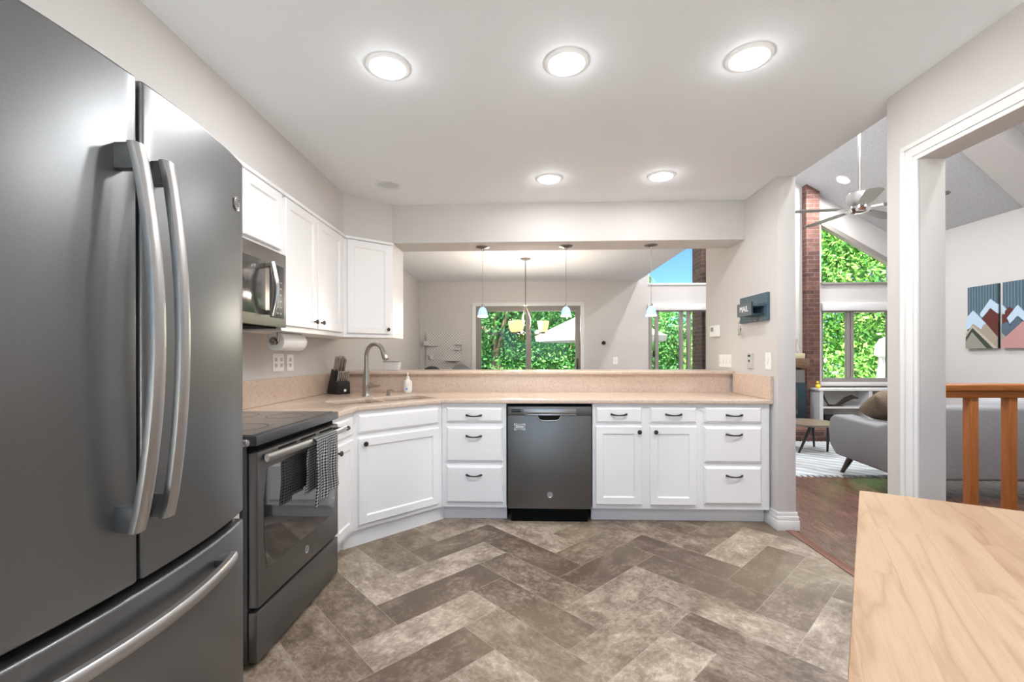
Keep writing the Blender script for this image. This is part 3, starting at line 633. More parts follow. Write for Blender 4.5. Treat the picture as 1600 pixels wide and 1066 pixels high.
for x, y, L_ in ((-.04, .0, .11), (-.018, -.015, .12), (.008, -.012, .125), (.035, -.01, .10), (-.032, .018, .12), (.0, .018, .13), (.032, .014, .12)):
    p = Vector((x, y, .20)); b = B(); tube(b, [KB @ p, KB @ (p+kd*L_*.5), KB @ (p+kd*L_)], [.0095, .009, .0115], 8, sx=1.3)
    o = link('knife_handle', b, 'nickel', kb); link('handle_butt', lathe(B(), [(.0118, 0), (.011, .006), (0, .007)], KB @ axis(p+kd*L_, kd), 8), 'chrome', o)

# ------------------------------------------------------------ dishwasher
dw = thing('dishwasher', 'slate grey front-control dishwasher between the white base cabinets', 'dishwasher', (.155, 3.6, 0))
link('tub', bx(B(), -.157, .467, 3.335, 3.92, .115, .882), 'matte_black', dw, smooth=False)
link('kick_plate', bx(B(), -.13, .44, 3.345, 3.40, .0, .11, bev=.003), 'matte_black', dw)
b = B(); bx(b, -.15, .46, 3.29, 3.334, .112, .797, bev=.004); link('door_panel', b, 'slate_front', dw)
b = B(); bx(b, -.15, .46, 3.288, 3.334, .799, .862, bev=.004); cp = link('control_panel', b, 'slate_front', dw)
bx_ = B(); bx(bx_, -.035, .35, 3.281, 3.289, .808, .846, bev=.003); link('control_strip', bx_, slate('control_strip', (.32, .32, .32), .3, .9), cp)
b = B(); bx(b, -.035, .35, 3.2805, 3.285, .800, .8055, bev=.001); link('chrome_accent', b, 'chrome', cp)
for z in (.838, .825): link('vent_slot', bx(B(), -.125, -.055, 3.2865, 3.2885, z-.0035, z+.0035), 'matte_black', cp)
hp = [(.065+.175*i/12, .798-.036*math.sqrt(max(0, 1-((i-6)/6)**4))) for i in range(13)]
link('pocket_handle', prism(B(), hp, 0, .004, Matrix.Translation((0, 3.292, 0)) @ Matrix.Rotation(PI/2, 4, 'X')), 'matte_black', dw)
link('pocket_lip', tube(B(), [(x, 3.287, z-.003) for x, z in hp], .0042, 8), 'steel', dw)
def badge(parent, Mx, r=.019):
    o = link('logo_badge', lathe(B(), [(0, .001), (r*.9, .001), (r, .0028), (r*.98, 0)], Mx, 28), 'chrome', parent)
    b = B(); lathe(b, [(r*.62, .0015), (r*.7, .003), (r*.78, .0015)], Mx, 28, caps=False); link('logo_ring', b, 'grey_plate', o)
    t_ = text_bm('GE', r*.95, .0006); b = B(); merge(b, t_, Mx @ Matrix.Translation((0, 0, .002))); link('logo_letters', b, 'grey_plate', o)
def axm(pos, xd, outd): # local x right, y up, z out
    x, z = Vector(xd).normalized(), Vector(outd).normalized(); y = z.cross(x)
    return Matrix(((x.x, y.x, z.x, pos[0]), (x.y, y.y, z.y, pos[1]), (x.z, y.z, z.z, pos[2]), (0, 0, 0, 1)))
badge(dw, axm((.157, 3.29, .218), (1, 0, 0), (0, -1, 0)), .021)
mg = thing('dishwasher_magnet', 'small grey magnet reading Dirty on the dishwasher door', 'magnet', (-.063, 3.289, .714))
link('magnet_plate', loops(B(), -.103, -.023, .69, .737, [(0, -.0302), (0, -.0325), (.001, -.0328)], fr((0, 3.32, 0), (1, 0, 0), (0, 1, 0))), 'grey_plate', mg)
for cx, cz, ux, uz in ((-.103, .737, 1, -1), (-.023, .737, -1, -1), (-.103, .69, 1, 1), (-.023, .69, -1, 1)):
    P_ = [(0, 0), (.018, 0), (.018, .003), (.003, .003), (.003, .013), (0, .013)]
    link('corner_mark', prism(B(), [(cx+ux*a, cz+uz*q) for a, q in P_], 0, .0008, Matrix.Translation((0, 3.287, 0)) @ Matrix.Rotation(PI/2, 4, 'X')), 'text_white', mg)
link('magnet_text', text_on('Dirty', .027, fr((0, 3.287, 0), (1, 0, 0), (0, -1, 0)), -.063, .0006, .714), 'text_white', mg)

# ------------------------------------------------------------ range
rg = thing('electric_range', 'slate grey slide-in electric range with glass cooktop beside the refrigerator', 'range', (-1.4, 2.115, 0))
Y0, Y1 = 1.735, 2.495
link('oven_body', bx(B(), -1.70, -1.115, Y0, Y1, .02, .884), 'slate_dark', rg, smooth=False)
link('cooktop_slab', bx(B(), -1.715, -1.072, Y0-.003, Y1+.001, .8855, .926, bev=.005), 'slate_dark', rg)
ctp = link('cooktop_glass', bx(B(), -1.70, -1.10, Y0+.012, Y1-.012, .9262, .9285), 'cooktop', rg, smooth=False)
for cx, cy, r in ((-1.27, 1.93, .11), (-1.27, 2.30, .09), (-1.54, 1.93, .08), (-1.54, 2.30, .11)):
    link('burner_ring', lathe(B(), [(r-.002, .9287), (r, .929), (r+.002, .9287)], Matrix.Translation((cx, cy, 0)), 40, caps=False), plain('burner_mark', (.12, .12, .12)), ctp)
link('front_manifold', bx(B(), -1.1149, -1.105, Y0+.004, Y1-.004, .855, .884), 'matte_black', rg, smooth=False)
FR = fr((-1.115, 0, 0), (0, 1, 0), (1, 0, 0))
od = link('oven_door', bx(B(), Y0+.005, Y1-.003, .002, .042, .238, .858, FR, bev=.006), 'slate_front', rg)
wp = [(Y0+.065, .375), (Y0+.045, .5), (Y0+.045, .66), (Y0+.07, .785), (Y1-.07, .785), (Y1-.045, .66), (Y1-.045, .5), (Y1-.065, .375)]
link('oven_window', prism(B(), wp, .0, .002, FR @ Matrix(((1, 0, 0, 0), (0, 0, 1, .0415), (0, 1, 0, 0), (0, 0, 0, 1)))), 'oven_glass', od, smooth=False)
pts = crv(lambda s: FR @ Vector((Y0+.02+(Y1-Y0-.045)*s, .070+.022*s+.014*math.sin(PI*s), .835)), 13)
ho = link('door_handle', tube(B(), pts, .016, 12, sx=.65), 'steel', od)
for yy in (Y0+.055, Y1-.05): link('handle_bracket', bx(B(), yy-.016, yy+.016, .040, .072, .825, .845, FR, bev=.003), 'slate_dark', ho)
for k in range(3): link('vent_slot', bx(B(), Y0+.15+k*.19, Y0+.30+k*.19, .0415, .0428, .842, .850, FR), 'matte_black', od)
badge(od, axm((-1.073, 2.128, .307), (0, 1, 0), (1, 0, 0)), .019)
link('storage_drawer', bx(B(), Y0+.003, Y1-.002, .002, .040, .022, .222, FR, bev=.006), 'slate_front', rg)
for yy in (Y0+.04, Y1-.04):
    for xx in (-1.16, -1.66): link('foot', lathe(B(), [(.015, 0), (.015, .0195)], Matrix.Translation((xx, yy, 0)), 12), 'black', rg)
# towel on the handle
def towel():
    b = bmesh.new(); uvl = b.loops.layers.uv.new('UVMap'); rows = []
    hy = lambda s: 2.085+.235*s
    NU, NV = 30, 46
    for j in range(NV+1):
        v = j/NV; L_ = -.27+v*.56      # negative = behind the bar, positive = front
        row = []
        for i in range(NU+1):
            s = i/NU; y = hy(s); drop = L_ if L_ > 0 else -L_
            ss = (y-Y0-.02)/(Y1-Y0-.045); bar_x = -1.115+.070+.022*ss+.014*math.sin(PI*ss); r = .0185
            if abs(L_) < .03: a = PI/2-L_/.03*PI/2; x = bar_x+r*math.cos(a); z = .835+r*math.sin(a)
            else: x = bar_x+(r if L_ > 0 else -r*.9); z = .835-(drop-.03)
            amp = min(1, drop/.12); fold = math.sin(s*PI*5.2+.6)*.010+math.sin(s*PI*11)*.003
            if L_ > 0: x += amp*(fold+.010)
            else: x = max(x+amp*fold*.25, -1.0690)
            y2 = y+amp*(-.02+.035*(s-.5)*drop/.25)+.006*math.sin(z*30+s*4)*amp
            if L_ > 0: z += -.035*amp*(1-s)*drop/.27
            row.append((x, y2, z, s*.28, L_))
        rows.append(row)
    V = [[b.verts.new(p[:3]) for p in r] for r in rows]
    for j in range(NV):
        for i in range(NU):
            f = b.faces.new((V[j][i], V[j][i+1], V[j+1][i+1], V[j+1][i]))
            for lp, (jj, ii) in zip(f.loops, ((j, i), (j, i+1), (j+1, i+1), (j+1, i))): lp[uvl].uv = rows[jj][ii][3:5]
    bmesh.ops.solidify(b, geom=b.faces[:], thickness=.0025); return b
tag(link('dish_towel', towel(), 'towel', origin=(-1.03, 2.2, .82)), 'black and white checked dish towel draped over the oven door handle', 'towel')

# ------------------------------------------------------------ microwave
FM = fr((*(FU @ Vector((0, 0, 0))).xy, 0), ud, uo)
mw = thing('microwave', 'stainless over-the-range microwave with curved handle beneath the short cabinet', 'microwave', (-1.45, 2.1, 1.40))
a0, a1 = .9465, 1.70
link('microwave_body', prism(B(), upoly(a0, a1), 1.40, 1.81), 'slate_dark', mw, smooth=False)
MS = brushed('microwave_steel', (.30, .28, .26), .32)
fp = link('front_panel', bx(B(), a0, a1, .0005, .03, 1.40, 1.808, FM, bev=.003), MS, mw)
link('door_window', bx(B(), a0+.215, a1-.04, .0295, .0315, 1.455, 1.735, FM, bev=.001), 'mw_glass', fp)
link('control_panel', bx(B(), a0+.025, a0+.17, .0295, .0315, 1.447, 1.735, FM, bev=.001), 'black', fp)
for r_ in range(6):
    for c_ in range(3): link('key', bx(B(), a0+.05+c_*.035, a0+.07+c_*.035, .0315, .0322, 1.47+r_*.034, 1.478+r_*.034, FM), 'grey_plate', fp)
pts = crv(lambda s: FM @ Vector((a0+.195, .055+.022*math.sin(PI*s), 1.452+.28*s)), 11)
hh = link('handle', tube(B(), pts, .012, 12, sx=1.3), 'chrome', mw)
for z in (1.468, 1.716): link('handle_bracket', bx(B(), a0+.183, a0+.207, .03, .056, z-.012, z+.012, FM, bev=.002), MS, hh)
link('vent_grille', bx(B(), a0+.05, a1-.05, -.2, .0, 1.392, 1.3995, FM), 'matte_black', mw)

# paper towel holder
PY0, PY1 = 2.66, 2.94; px_, pz = -1.53, 1.328
pt = thing('paper_towel_roll', 'white paper towel roll on scroll holder mounted under the wall cabinet', 'paper towel', (px_, 2.76, pz))
link('roll', lathe(B(), [(.02, 0), (.055, 0), (.055, .28), (.02, .28)], axis((px_, PY0, pz), (0, 1, 0)), 40, caps=False), 'paper', pt)
b = B(); tube(b, [(px_, PY0-.02, pz), (px_, PY1+.015, pz)], .007, 10)
sp_ = [(px_+.028*(1-k/26)*math.cos(k*.42), PY0-.02, pz+.028*(1-k/26)*math.sin(k*.42)) for k in range(24)]
tube(b, [(px_+.028, PY0-.02, 1.384), (px_+.03, PY0-.02, 1.34)]+sp_, .006, 8); tube(b, [(px_, PY1+.015, pz), (px_, PY1+.015, 1.384)], .006, 8)
link('holder', b, 'nickel', pt)

# ------------------------------------------------------------ refrigerator
FY0, FY1, FYC = .521, 1.431, .976
def fx_(y): u = abs(y-FYC)/.455; return -.872-.058*u**2.2
rf = thing('refrigerator', 'large slate grey french-door refrigerator with bottom freezer drawer', 'refrigerator', (-1.3, FYC, 0))
link('cabinet_shell', bx(B(), -1.70, -.985, FY0+.005, FY1-.005, .03, 1.845, bev=.004), 'slate_dark', rf)
def fdoor(ya, yb, z0, z1, bev=.008):
    N = 14; ys = [ya+(yb-ya)*i/N for i in range(N+1)]
    poly = [(fx_(y), y) for y in ys]+[(-.978, yb), (-.978, ya)]
    b = B(); t_ = B(); vs = [t_.verts.new((p[0], p[1], z0)) for p in poly]; f = t_.faces.new(vs)
    r = bmesh.ops.extrude_face_region(t_, geom=[f]); bmesh.ops.translate(t_, vec=(0, 0, z1-z0), verts=[e_ for e_ in r['geom'] if isinstance(e_, bmesh.types.BMVert)])
    bmesh.ops.recalc_face_normals(t_, faces=t_.faces)
    es = [e_ for e_ in t_.edges if e_.calc_face_angle(0) > .6]; bmesh.ops.bevel(t_, geom=es, offset=bev, segments=3, affect='EDGES', profile=.5); merge(b, t_); return b
near = link('door', fdoor(FY0, FYC-.005, .740, 1.872), 'slate', rf); near['label'] = 'nearer french door'
far = link('door', fdoor(FYC+.005, FY1, .740, 1.872), 'slate', rf); far['label'] = 'farther french door with round badge'
frz = link('freezer_drawer', fdoor(FY0, FY1, .10, .716), 'slate', rf)
link('door_gasket', bx(B(), -.984, -.955, FY0+.02, FY1-.02, .11, 1.85), 'matte_black', rf, smooth=False)
link('base_grille', bx(B(), -.975, -.95, FY0+.01, FY1-.01, .01, .095), 'matte_black', rf, smooth=False)
link('hinge_cap', bx(B(), -1.08, -.93, FYC-.02, FYC+.02, 1.8725, 1.885, bev=.003), 'matte_black', rf)
def bar_handle(parent, y, z0, z1, xe, xm):
    pts = crv(lambda s: (xe+(xm-xe)*math.sin(PI*s)**.8, y, z0+(z1-z0)*s), 19)
    b = B(); t_ = B(); R = []
    for i, p in enumerate(pts):
        hw, hd_ = .0165, .010
        prof = [(-hd_, -hw*.9), (-hd_*.2, -hw), (hd_*.45, -hw*.93), (hd_*.85, -hw*.6), (hd_, 0), (hd_*.85, hw*.6), (hd_*.45, hw*.93), (-hd_*.2, hw), (-hd_, hw*.9)]
        R.append([t_.verts.new((p[0]+a, p[1]+c_, p[2])) for a, c_ in prof])
    for a, q in zip(R, R[1:]):
        for k in range(9): t_.faces.new((a[k], a[(k+1) % 9], q[(k+1) % 9], q[k]))
    t_.faces.new(R[0]); t_.faces.new(R[-1]); bmesh.ops.recalc_face_normals(t_, faces=t_.faces); merge(b, t_)
    o = link('handle', b, 'steel', parent)
    for z in (z0+.028, z1-.028): link('bracket', bx(B(), fx_(y)-.004, xe+.005, y-.011, y+.011, z-.028, z+.028, bev=.003), 'slate_dark', o)
bar_handle(near, .925, .872, 1.70, -.832, -.785); bar_handle(far, 1.018, .872, 1.70, -.842, -.803)
def fh(s): return Vector((-.870+.054*math.sin(PI*s)**.8, FY0+.135+(FY1-FY0-.27)*s, .652))
b = B(); t_ = B(); R = []
for i in range(25):
    p = fh(i/24); hw = .0165; prof = [(-.010, -hw*.9), (-.002, -hw), (.005, -hw*.93), (.010, -hw*.6), (.012, 0), (.010, hw*.6), (.005, hw*.93), (-.002, hw), (-.010, hw*.9)]
    R.append([t_.verts.new((p.x+a, p.y, p.z+c_)) for a, c_ in prof])
for a, q in zip(R, R[1:]):
    for k in range(9): t_.faces.new((a[k], a[(k+1) % 9], q[(k+1) % 9], q[k]))
t_.faces.new(R[0]); t_.faces.new(R[-1]); bmesh.ops.recalc_face_normals(t_, faces=t_.faces); merge(b, t_)
o = link('handle', b, 'steel', frz)
for y in (FY0+.165, FY1-.165): link('bracket', bx(B(), fx_(y)-.004, -.862, y-.028, y+.028, .644, .666, bev=.003), 'slate_dark', o)
yb_ = 1.372; nrm = Vector((1, 2.2*.058/.455*(abs(yb_-FYC)/.455)**1.2, 0))
badge(far, axm((fx_(yb_)+.001, yb_, 1.722), (-nrm.y, nrm.x, 0), nrm), .022)

# ------------------------------------------------------------ pendants and chandelier
def pend(x, label):
    t = thing('pendant_light', label, 'pendant light', (x, 3.875, 2.178), 'pendants over the bar')
    link('canopy', lathe(B(), [(.058, -.0005), (.058, -.006), (.03, -.014), (.012, -.018), (.008, -.035), (0, -.035)], caps=False), 'nickel', t, world=False)
    link('cord', tube(B(), [(0, 0, -.03), (0, 0, -.52)], .0022, 6), 'nickel', t, world=False)
    link('socket_cap', lathe(B(), [(0, -.497), (.006, -.497), (.011, -.505), (.013, -.53)]), 'nickel', t, world=False)
    link('lamp_shade', lathe(B(), [(.012, -.522), (.028, -.535), (.038, -.56), (.044, -.59), (.046, -.607), (.043, -.606), (.040, -.585), (.030, -.55), (.012, -.53)], caps=False), 'pend_glass', t, world=False)
    link('shade_rim', lathe(B(), [(.0462, -.597), (.047, -.603), (.0462, -.609), (.042, -.609)], caps=False), 'rim_on', t, world=False)
    return t
for x in (-.393, .327, 1.053): area_lamp('pendant_lamp', (x, 3.875, 1.566), .03, .7, (1, .84, .62))
p1 = pend(-.393, 'small blue art glass pendant over the bar, nearest the wall cabinets')
r = dup(p1, (.327, 3.875, 2.178), label='small blue art glass pendant over the middle of the bar')
r = dup(p1, (1.053, 3.875, 2.178), label='small blue art glass pendant over the bar, nearest the mail rack wall')
ch = thing('chandelier', 'nickel dining chandelier with three amber glass shades facing up', 'chandelier', (-.033, 5.88, CZ))
link('canopy', lathe(B(), [(.07, -.0005), (.07, -.008), (.045, -.02), (.012, -.026), (0, -.026)], caps=False), 'pewter', ch, world=False)
link('rod', tube(B(), [(0, 0, -.02), (0, 0, -.62)], .006, 8), 'pewter', ch, world=False)
link('hub', lathe(B(), [(0, -.605), (.03, -.607), (.036, -.614), (.03, -.622), (.012, -.63), (.01, -.66), (0, -.66)]), 'pewter', ch, world=False)
for i, a in enumerate((math.radians(200), math.radians(245), math.radians(-12))):
    rr = (.16, .20, .235)[i]; c_, s_ = math.cos(a), math.sin(a); d_ = .16
    pts = [(c_*q*rr/.2, s_*q*rr/.2, z) for q, z in ((.01, -.64), (.03, -.70), (.055, -.78), (.06, -.86), (.045, -.93), (.03, -.965), (.06, -.99), (.12, -1.0), (.17, -.985), (.2, -.975))]
    o = link('arm', tube(B(), pts, [.005]*6+[.006]*4, 8), 'pewter', ch, world=False)
    T = Matrix.Translation((c_*rr, s_*rr, 0))
    link('cup', lathe(B(), [(.008, -.99), (.03, -.982), (.034, -.968), (.02, -.96)], T), 'dark_bronze', o, world=False)
    link('lamp_shade', lathe(B(), [(.03, -.975), (.052, -.945), (.066, -.90), (.074, -.85), (.076, -.825), (.072, -.825), (.06, -.9), (.03, -.965)], T, caps=False), 'amber', o, world=False)
for a, rr in ((math.radians(200), .16), (math.radians(245), .20), (math.radians(-12), .235)):
    bl = bpy.data.lights.new('chandelier_bulb', 'POINT'); bl.energy = 9; bl.color = (1, .9, .78); bl.shadow_soft_size = .05
    bo = bpy.data.objects.new('chandelier_bulb', bl); C.objects.link(bo); bo.location = (-.033+math.cos(a)*rr, 5.88+math.sin(a)*rr, 1.72)

# ------------------------------------------------------------ wall items right wall
FW = fr((RW, 0, 0), (0, -1, 0), (-1, 0, 0))       # local x = -Y
def plate(name, F, x0, x1, z0, z1, t=.006, m_='plate'): return loops(B(), x0, x1, z0, z1, [(0, .0003), (0, t*.6), (.003, t)], F)
def toggle_plate(label, F, x0, x1, z0, z1, gang, parts='rocker', cat='switch', name='light_switch', loc=None):
    c = F @ Vector(((x0+x1)/2, 0, (z0+z1)/2)); t = thing(name, label, cat, c)
    link('plate', plate('p', F, x0, x1, z0, z1), 'plate', t)
    for g in range(gang):
        cx = x0+(x1-x0)*(g+.5)/gang
        if parts == 'rocker': link('rocker', bx(B(), cx-.008, cx+.008, .005, .0095, (z0+z1)/2-.022, (z0+z1)/2+.022, F, bev=.0015), plain('rocker_white', (.8, .8, .78)), t)
        else:
            for dz in (-.02, .02): link('receptacle', bx(B(), cx-.014, cx+.014, .005, .0075, (z0+z1)/2+dz-.013, (z0+z1)/2+dz+.013, F, bev=.002), plain('receptacle_grey', (.55, .55, .53)), t)
    return t
toggle_plate('white four-gang switch plate on the wall above the bar end', FW, -4.20, -3.95, 1.125, 1.24, 4)
toggle_plate('white switch plate near the outer corner of the stub wall', FW, -3.395, -3.32, 1.13, 1.255, 1, name='light_switch')
t = thing('intercom_panel', 'narrow grey wall control panel between two switch plates', 'wall control', (RW, 3.6, 1.19))
link('panel_body', plate('p', FW, -3.645, -3.575, 1.13, 1.25, .018), plain('panel_silver', (.55, .54, .52)), t)
link('button', lathe(B(), [(.01, 0), (.01, .003), (0, .004)], FW @ axis((-3.61, .018, 1.19), (0, 1, 0)), 14), 'black', t)
link('screen', bx(B(), -3.63, -3.59, .018, .0195, 1.222, 1.238, FW), 'black', t)
t = thing('thermostat', 'small white thermostat on the wall below the header', 'thermostat', (RW, 4.28, 1.46))
link('thermostat_body', plate('p', FW, -4.36, -4.19, 1.405, 1.512, .028), 'plate', t)
link('display', bx(B(), -4.33, -4.27, .028, .0292, 1.455, 1.495, FW), 'grey_plate', t)
# mail rack
mr = thing('mail_rack', 'navy wooden wall rack with MAIL pocket and key hooks', 'mail rack', (RW, 3.54, 1.59))
link('back_board', bx(B(), -3.76, -3.335, .001, .02, 1.492, 1.70, FW, bev=.003), 'slate_blue', mr)
mb = B(); bx(mb, -3.60, -3.375, .103, .115, 1.535, 1.632, FW); bx(mb, -3.60, -3.375, .02, .1029, 1.535, 1.545, FW); bx(mb, -3.60, -3.588, .02, .1029, 1.5451, 1.632, FW)
sideb = link('mail_pocket', mb, 'navy', mr, smooth=False)
link('pocket_shelf', bx(B(), -3.5879, -3.375, .02, .1029, 1.60, 1.612, FW), 'slate_blue', sideb, smooth=False)
link('pocket_text', text_on('MAIL', .062, FW, -3.49, .1155, 1.585), 'text_white', sideb)
for k in range(5):
    x = -3.72+k*.085; z = 1.525
    link('hook', tube(B(), [FW @ Vector(p) for p in ((x, .02, z), (x, .034, z-.004), (x, .04, z-.016), (x, .034, z-.026), (x, .045, z-.03), (x, .05, z-.02))], .0025, 6), 'steel', mr)
for k in range(4):
    x = -3.365-k*.0; 
ky = thing('key_bunch', 'bunch of metal keys hanging from the end hook of the mail rack', 'keys', (RW-.045, 3.72, 1.49))
def ring(R0, r0, Mx, n_=20): b = B(); tube(b, [Mx @ Vector((R0*math.cos(2*PI*k/n_), R0*math.sin(2*PI*k/n_), 0)) for k in range(n_+1)], r0, 6); return b
link('key_ring', ring(.014, .0014, FW @ Matrix.Translation((-3.72, .042, 1.482)) @ Matrix.Rotation(PI/2, 4, 'X')), 'chrome', ky)
for k, (dx, dy) in enumerate(((-.012, .0), (.006, .004), (.016, -.003))):
    b = B(); lathe(b, [(.011, -.001), (.011, .001)], FW @ Matrix.Translation((-3.72+dx, .042+dy, 1.445)) @ Matrix.Rotation(PI/2, 4, 'X'), 14)
    bx(b, -3.72+dx-.004, -3.72+dx+.004, .041+dy, .043+dy, 1.395, 1.437, FW); bx(b, -3.72+dx-.0015, -3.72+dx+.0015, .0415+dy, .0425+dy, 1.45, 1.472, FW); link('key', b, ('chrome', 'nickel', 'steel')[k], ky)
# left wall outlets
FLW = fr((LW, 0, 0), (0, 1, 0), (1, 0, 0))
toggle_plate('white double outlet plate under the paper towel roll', FLW, 2.99, 3.125, 1.13, 1.255, 2, 'outlet', 'outlet', 'outlet_plate')
toggle_plate('white single outlet plate right of the double one by the knife block', FLW, 3.165, 3.255, 1.13, 1.25, 1, 'outlet', 'outlet', 'outlet_plate')
# dining back wall
FBW = fr((0, BW, 0), (1, 0, 0), (0, -1, 0))
toggle_plate('white light switch on the far dining wall right of the patio door', FBW, 1.45, 1.535, 1.065, 1.19, 1)
tag(link('wall_hook', lathe(B(), [(0, 0), (.03, .001), (.035, .01), (.03, .03), (.012, .045), (0, .046)], FBW @ axis((1.295, 0, 1.435), (0, 1, 0)), 18), 'black', origin=(1.295, BW, 1.435)), 'small black round device on the far dining wall above the switch', 'wall device')
# pegboard
pg = thing('pegboard', 'white perforated pegboard with small shelves on the far dining wall', 'pegboard', (-1.465, BW, 1.28))
pgm = mat('perforated_board', (.72, .71, .70), .6); n = NT(pgm); v = n.mapping(n.coords('Object'), (28, 28, 28), (0, PI/4, 0))
sxx = n.n('ShaderNodeSeparateXYZ'); n.l(v, sxx.inputs[0])
fa = n.m_('SUBTRACT', n.m_('FRACT', sxx.outputs[0]), .5); fb_ = n.m_('SUBTRACT', n.m_('FRACT', sxx.outputs[2]), .5)
dd_ = n.m_('SQRT', n.m_('ADD', n.m_('MULTIPLY', fa, fa), n.m_('MULTIPLY', fb_, fb_)))
n.base(n.mix(n.m_('LESS_THAN', dd_, .27), (.70, .69, .68), (.33, .32, .31)))
link('board', bx(B(), -1.765, -1.16, .02, .035, .98, 1.615, FBW), pgm, pg, smooth=False)
PGW = plain('peg_accessory', (.66, .65, .64))
for x0, x1, z0, z1, dp in ((-1.79, -1.70, 1.395, 1.47, .08), (-1.69, -1.55, 1.385, 1.40, .09), (-1.26, -1.13, 1.41, 1.425, .1), (-1.27, -1.16, 1.32, 1.335, .08), (-1.70, -1.63, 1.155, 1.25, .05), (-1.40, -1.17, 1.13, 1.145, .14)):
    link('peg_shelf', bx(B(), x0, x1, .035, .035+dp, z0, z1, FBW, bev=.003), PGW, pg)

# ------------------------------------------------------------ dining chairs (tops show above the bar)
def dchair(x, y, h, rz, label, m_):
    t = thing('dining_chair', label, 'chair', (x, y, 0), rz=rz)
    link('seat', bx(B(), -.22, .22, -.21, .21, .44, .49, bev=.02), m_, t, world=False)
    pr = [(.21*math.cos(a), .0+(h-.80)*1.0*math.sin(a)) for a in [PI*k/14 for k in range(15)]]
    poly = [(.21, -.25)]+pr+[(-.21, -.25)]
    link('backrest', prism(B(), poly, 0, .045, Matrix.Translation((0, .235, .80)) @ Matrix.Rotation(PI/2, 4, 'X'), bev=.01), m_, t, world=False)
    for sx_ in (-1, 1):
        for sy_ in (-1, 1): link('leg', tube(B(), [(sx_*.18, sy_*.17, .45), (sx_*.21, sy_*.20, 0)], [.018, .012], 10), 'walnut', t, world=False)
        link('back_post', tube(B(), [(sx_*.16, .205, .45), (sx_*.16, .213, .62)], .012, 8), 'walnut', t, world=False)
dchair(-1.50, 6.93, 1.055, .2, 'dark grey dining chair whose rounded back peeks over the bar below the pegboard edge', fabric('dark_grey_weave', (.06, .065, .065), (.1, .105, .105)))
dchair(-.98, 6.0, 1.12, -.25, 'light grey dining chair with taller back in front of the pegboard', 'sofa')

# ------------------------------------------------------------ great room
# brick chimney columns, fireplace
bm = B(); bx(bm, 4.63, 4.85, BW-.11, BW, 0, 4.06); struct('wall_chimney_right', bm, 'brick')
bm = B(); bx(bm, 3.11, 3.3, BW-.11, BW, 0, 4.45); struct('wall_chimney_left', bm, 'brick')
bm = B(); bx(bm, 3.015, 4.6, BW+.16, BW+.6, -.6, 4.6); struct('wall_chimney_outside', bm, 'brick')
bm = B(); bx(bm, 3.3, 4.63, BW-.10, BW, .0, 1.01); struct('wall_firebox', bm, 'brick')
hr_ = tag(link('hearth', bx(B(), 3.0, 4.66, 6.5, 7.60, 0, .165, bev=.004), 'brick', origin=(3.9, 7, 0)), 'low raised red brick hearth in front of the fireplace', 'hearth')
fp_ = thing('fireplace_insert', 'dark blue-black fireplace insert standing on the brick hearth', 'fireplace', (4.0, 7.5, .165))
link('insert_body', bx(B(), 3.5, 4.50, 7.42, 7.60, .17, .76, bev=.008), 'navy', fp_)
link('fire_glass', bx(B(), 3.62, 4.36, 7.412, 7.42, .26, .68), 'oven_glass', fp_, smooth=False)
link('insert_shroud', bx(B(), 3.5, 4.50, 7.46, 7.635, .765, .98, bev=.004), plain('grey_slate', (.22, .21, .2)), fp_)
tag(link('mantel_shelf', bx(B(), 3.15, 4.555, 7.42, 7.63, 1.012, 1.165, bev=.008), 'rustic', origin=(3.9, 7.5, 1.01)), 'rustic brown wooden mantel beam above the fireplace insert', 'mantel')
mo = thing('candle_box', 'small cream box of a candle on the mantel end', 'candle', (4.42, 7.5, 1.165))
link('box', bx(B(), 4.33, 4.50, 7.45, 7.56, 1.166, 1.25, bev=.004), plain('cream_box', (.62, .56, .36)), mo)
link('candle_wick', tube(B(), [(4.415, 7.505, 1.25), (4.415, 7.505, 1.27)], .003, 6), 'black', mo)
br = thing('dried_branch', 'pale dried branches standing on the mantel behind the cream box', 'branch', (4.42, 7.60, 1.166))
for i in range(5):
    rnd = random.Random(i); pts = [(4.38+.02*i, 7.585, 1.168)]
    for k in range(4): pts.append((pts[-1][0]+rnd.uniform(-.03, .04), 7.585-.005*k, pts[-1][2]+.08))
    link('twig', tube(B(), pts, .004, 5), plain('dry_twig', (.45, .42, .36)), br)
# low bookcase under window
bc = thing('low_bookcase', 'low white open bookcase under the great room window', 'bookcase', (5.4, 7.5, 0))
b = B(); bx(b, 4.66, 6.27, 7.36, 7.62, .645, .68, bev=.003); link('top_board', b, 'trim', bc)
for x in (4.68, 5.45, 6.2): link('side_panel', bx(B(), x, x+.055, 7.37, 7.62, 0, .645), plain('bookcase_white', (.72, .75, .78)), bc, smooth=False)
for z in (.06, .36): link('shelf', bx(B(), 4.735, 6.2, 7.38, 7.61, z, z+.028), 'trim', bc, smooth=False)
link('back_panel', bx(B(), 4.735, 6.2, 7.605, 7.62, .03, .645), plain('bookcase_back', (.5, .5, .48)), bc, smooth=False)
dwd = thing('driftwood_sculpture', 'dark curved driftwood ornament on the upper bookcase shelf', 'ornament', (5.0, 7.47, .388))
b = B(); tube(b, [(4.80, 7.5, .62), (4.83, 7.48, .50), (4.88, 7.47, .41), (4.98, 7.46, .40), (5.06, 7.45, .44), (5.14, 7.45, .50), (5.24, 7.45, .54), (5.34, 7.46, .52)], [.010, .014, .012, .014, .03, .04, .035, .012], 10); link('driftwood', b, plain('dark_driftwood', (.05, .045, .035)), dwd)
link('base', bx(B(), 4.86, 5.1, 7.43, 7.51, .3885, .40, bev=.003), plain('dark_driftwood_base', (.05, .045, .035)), dwd)
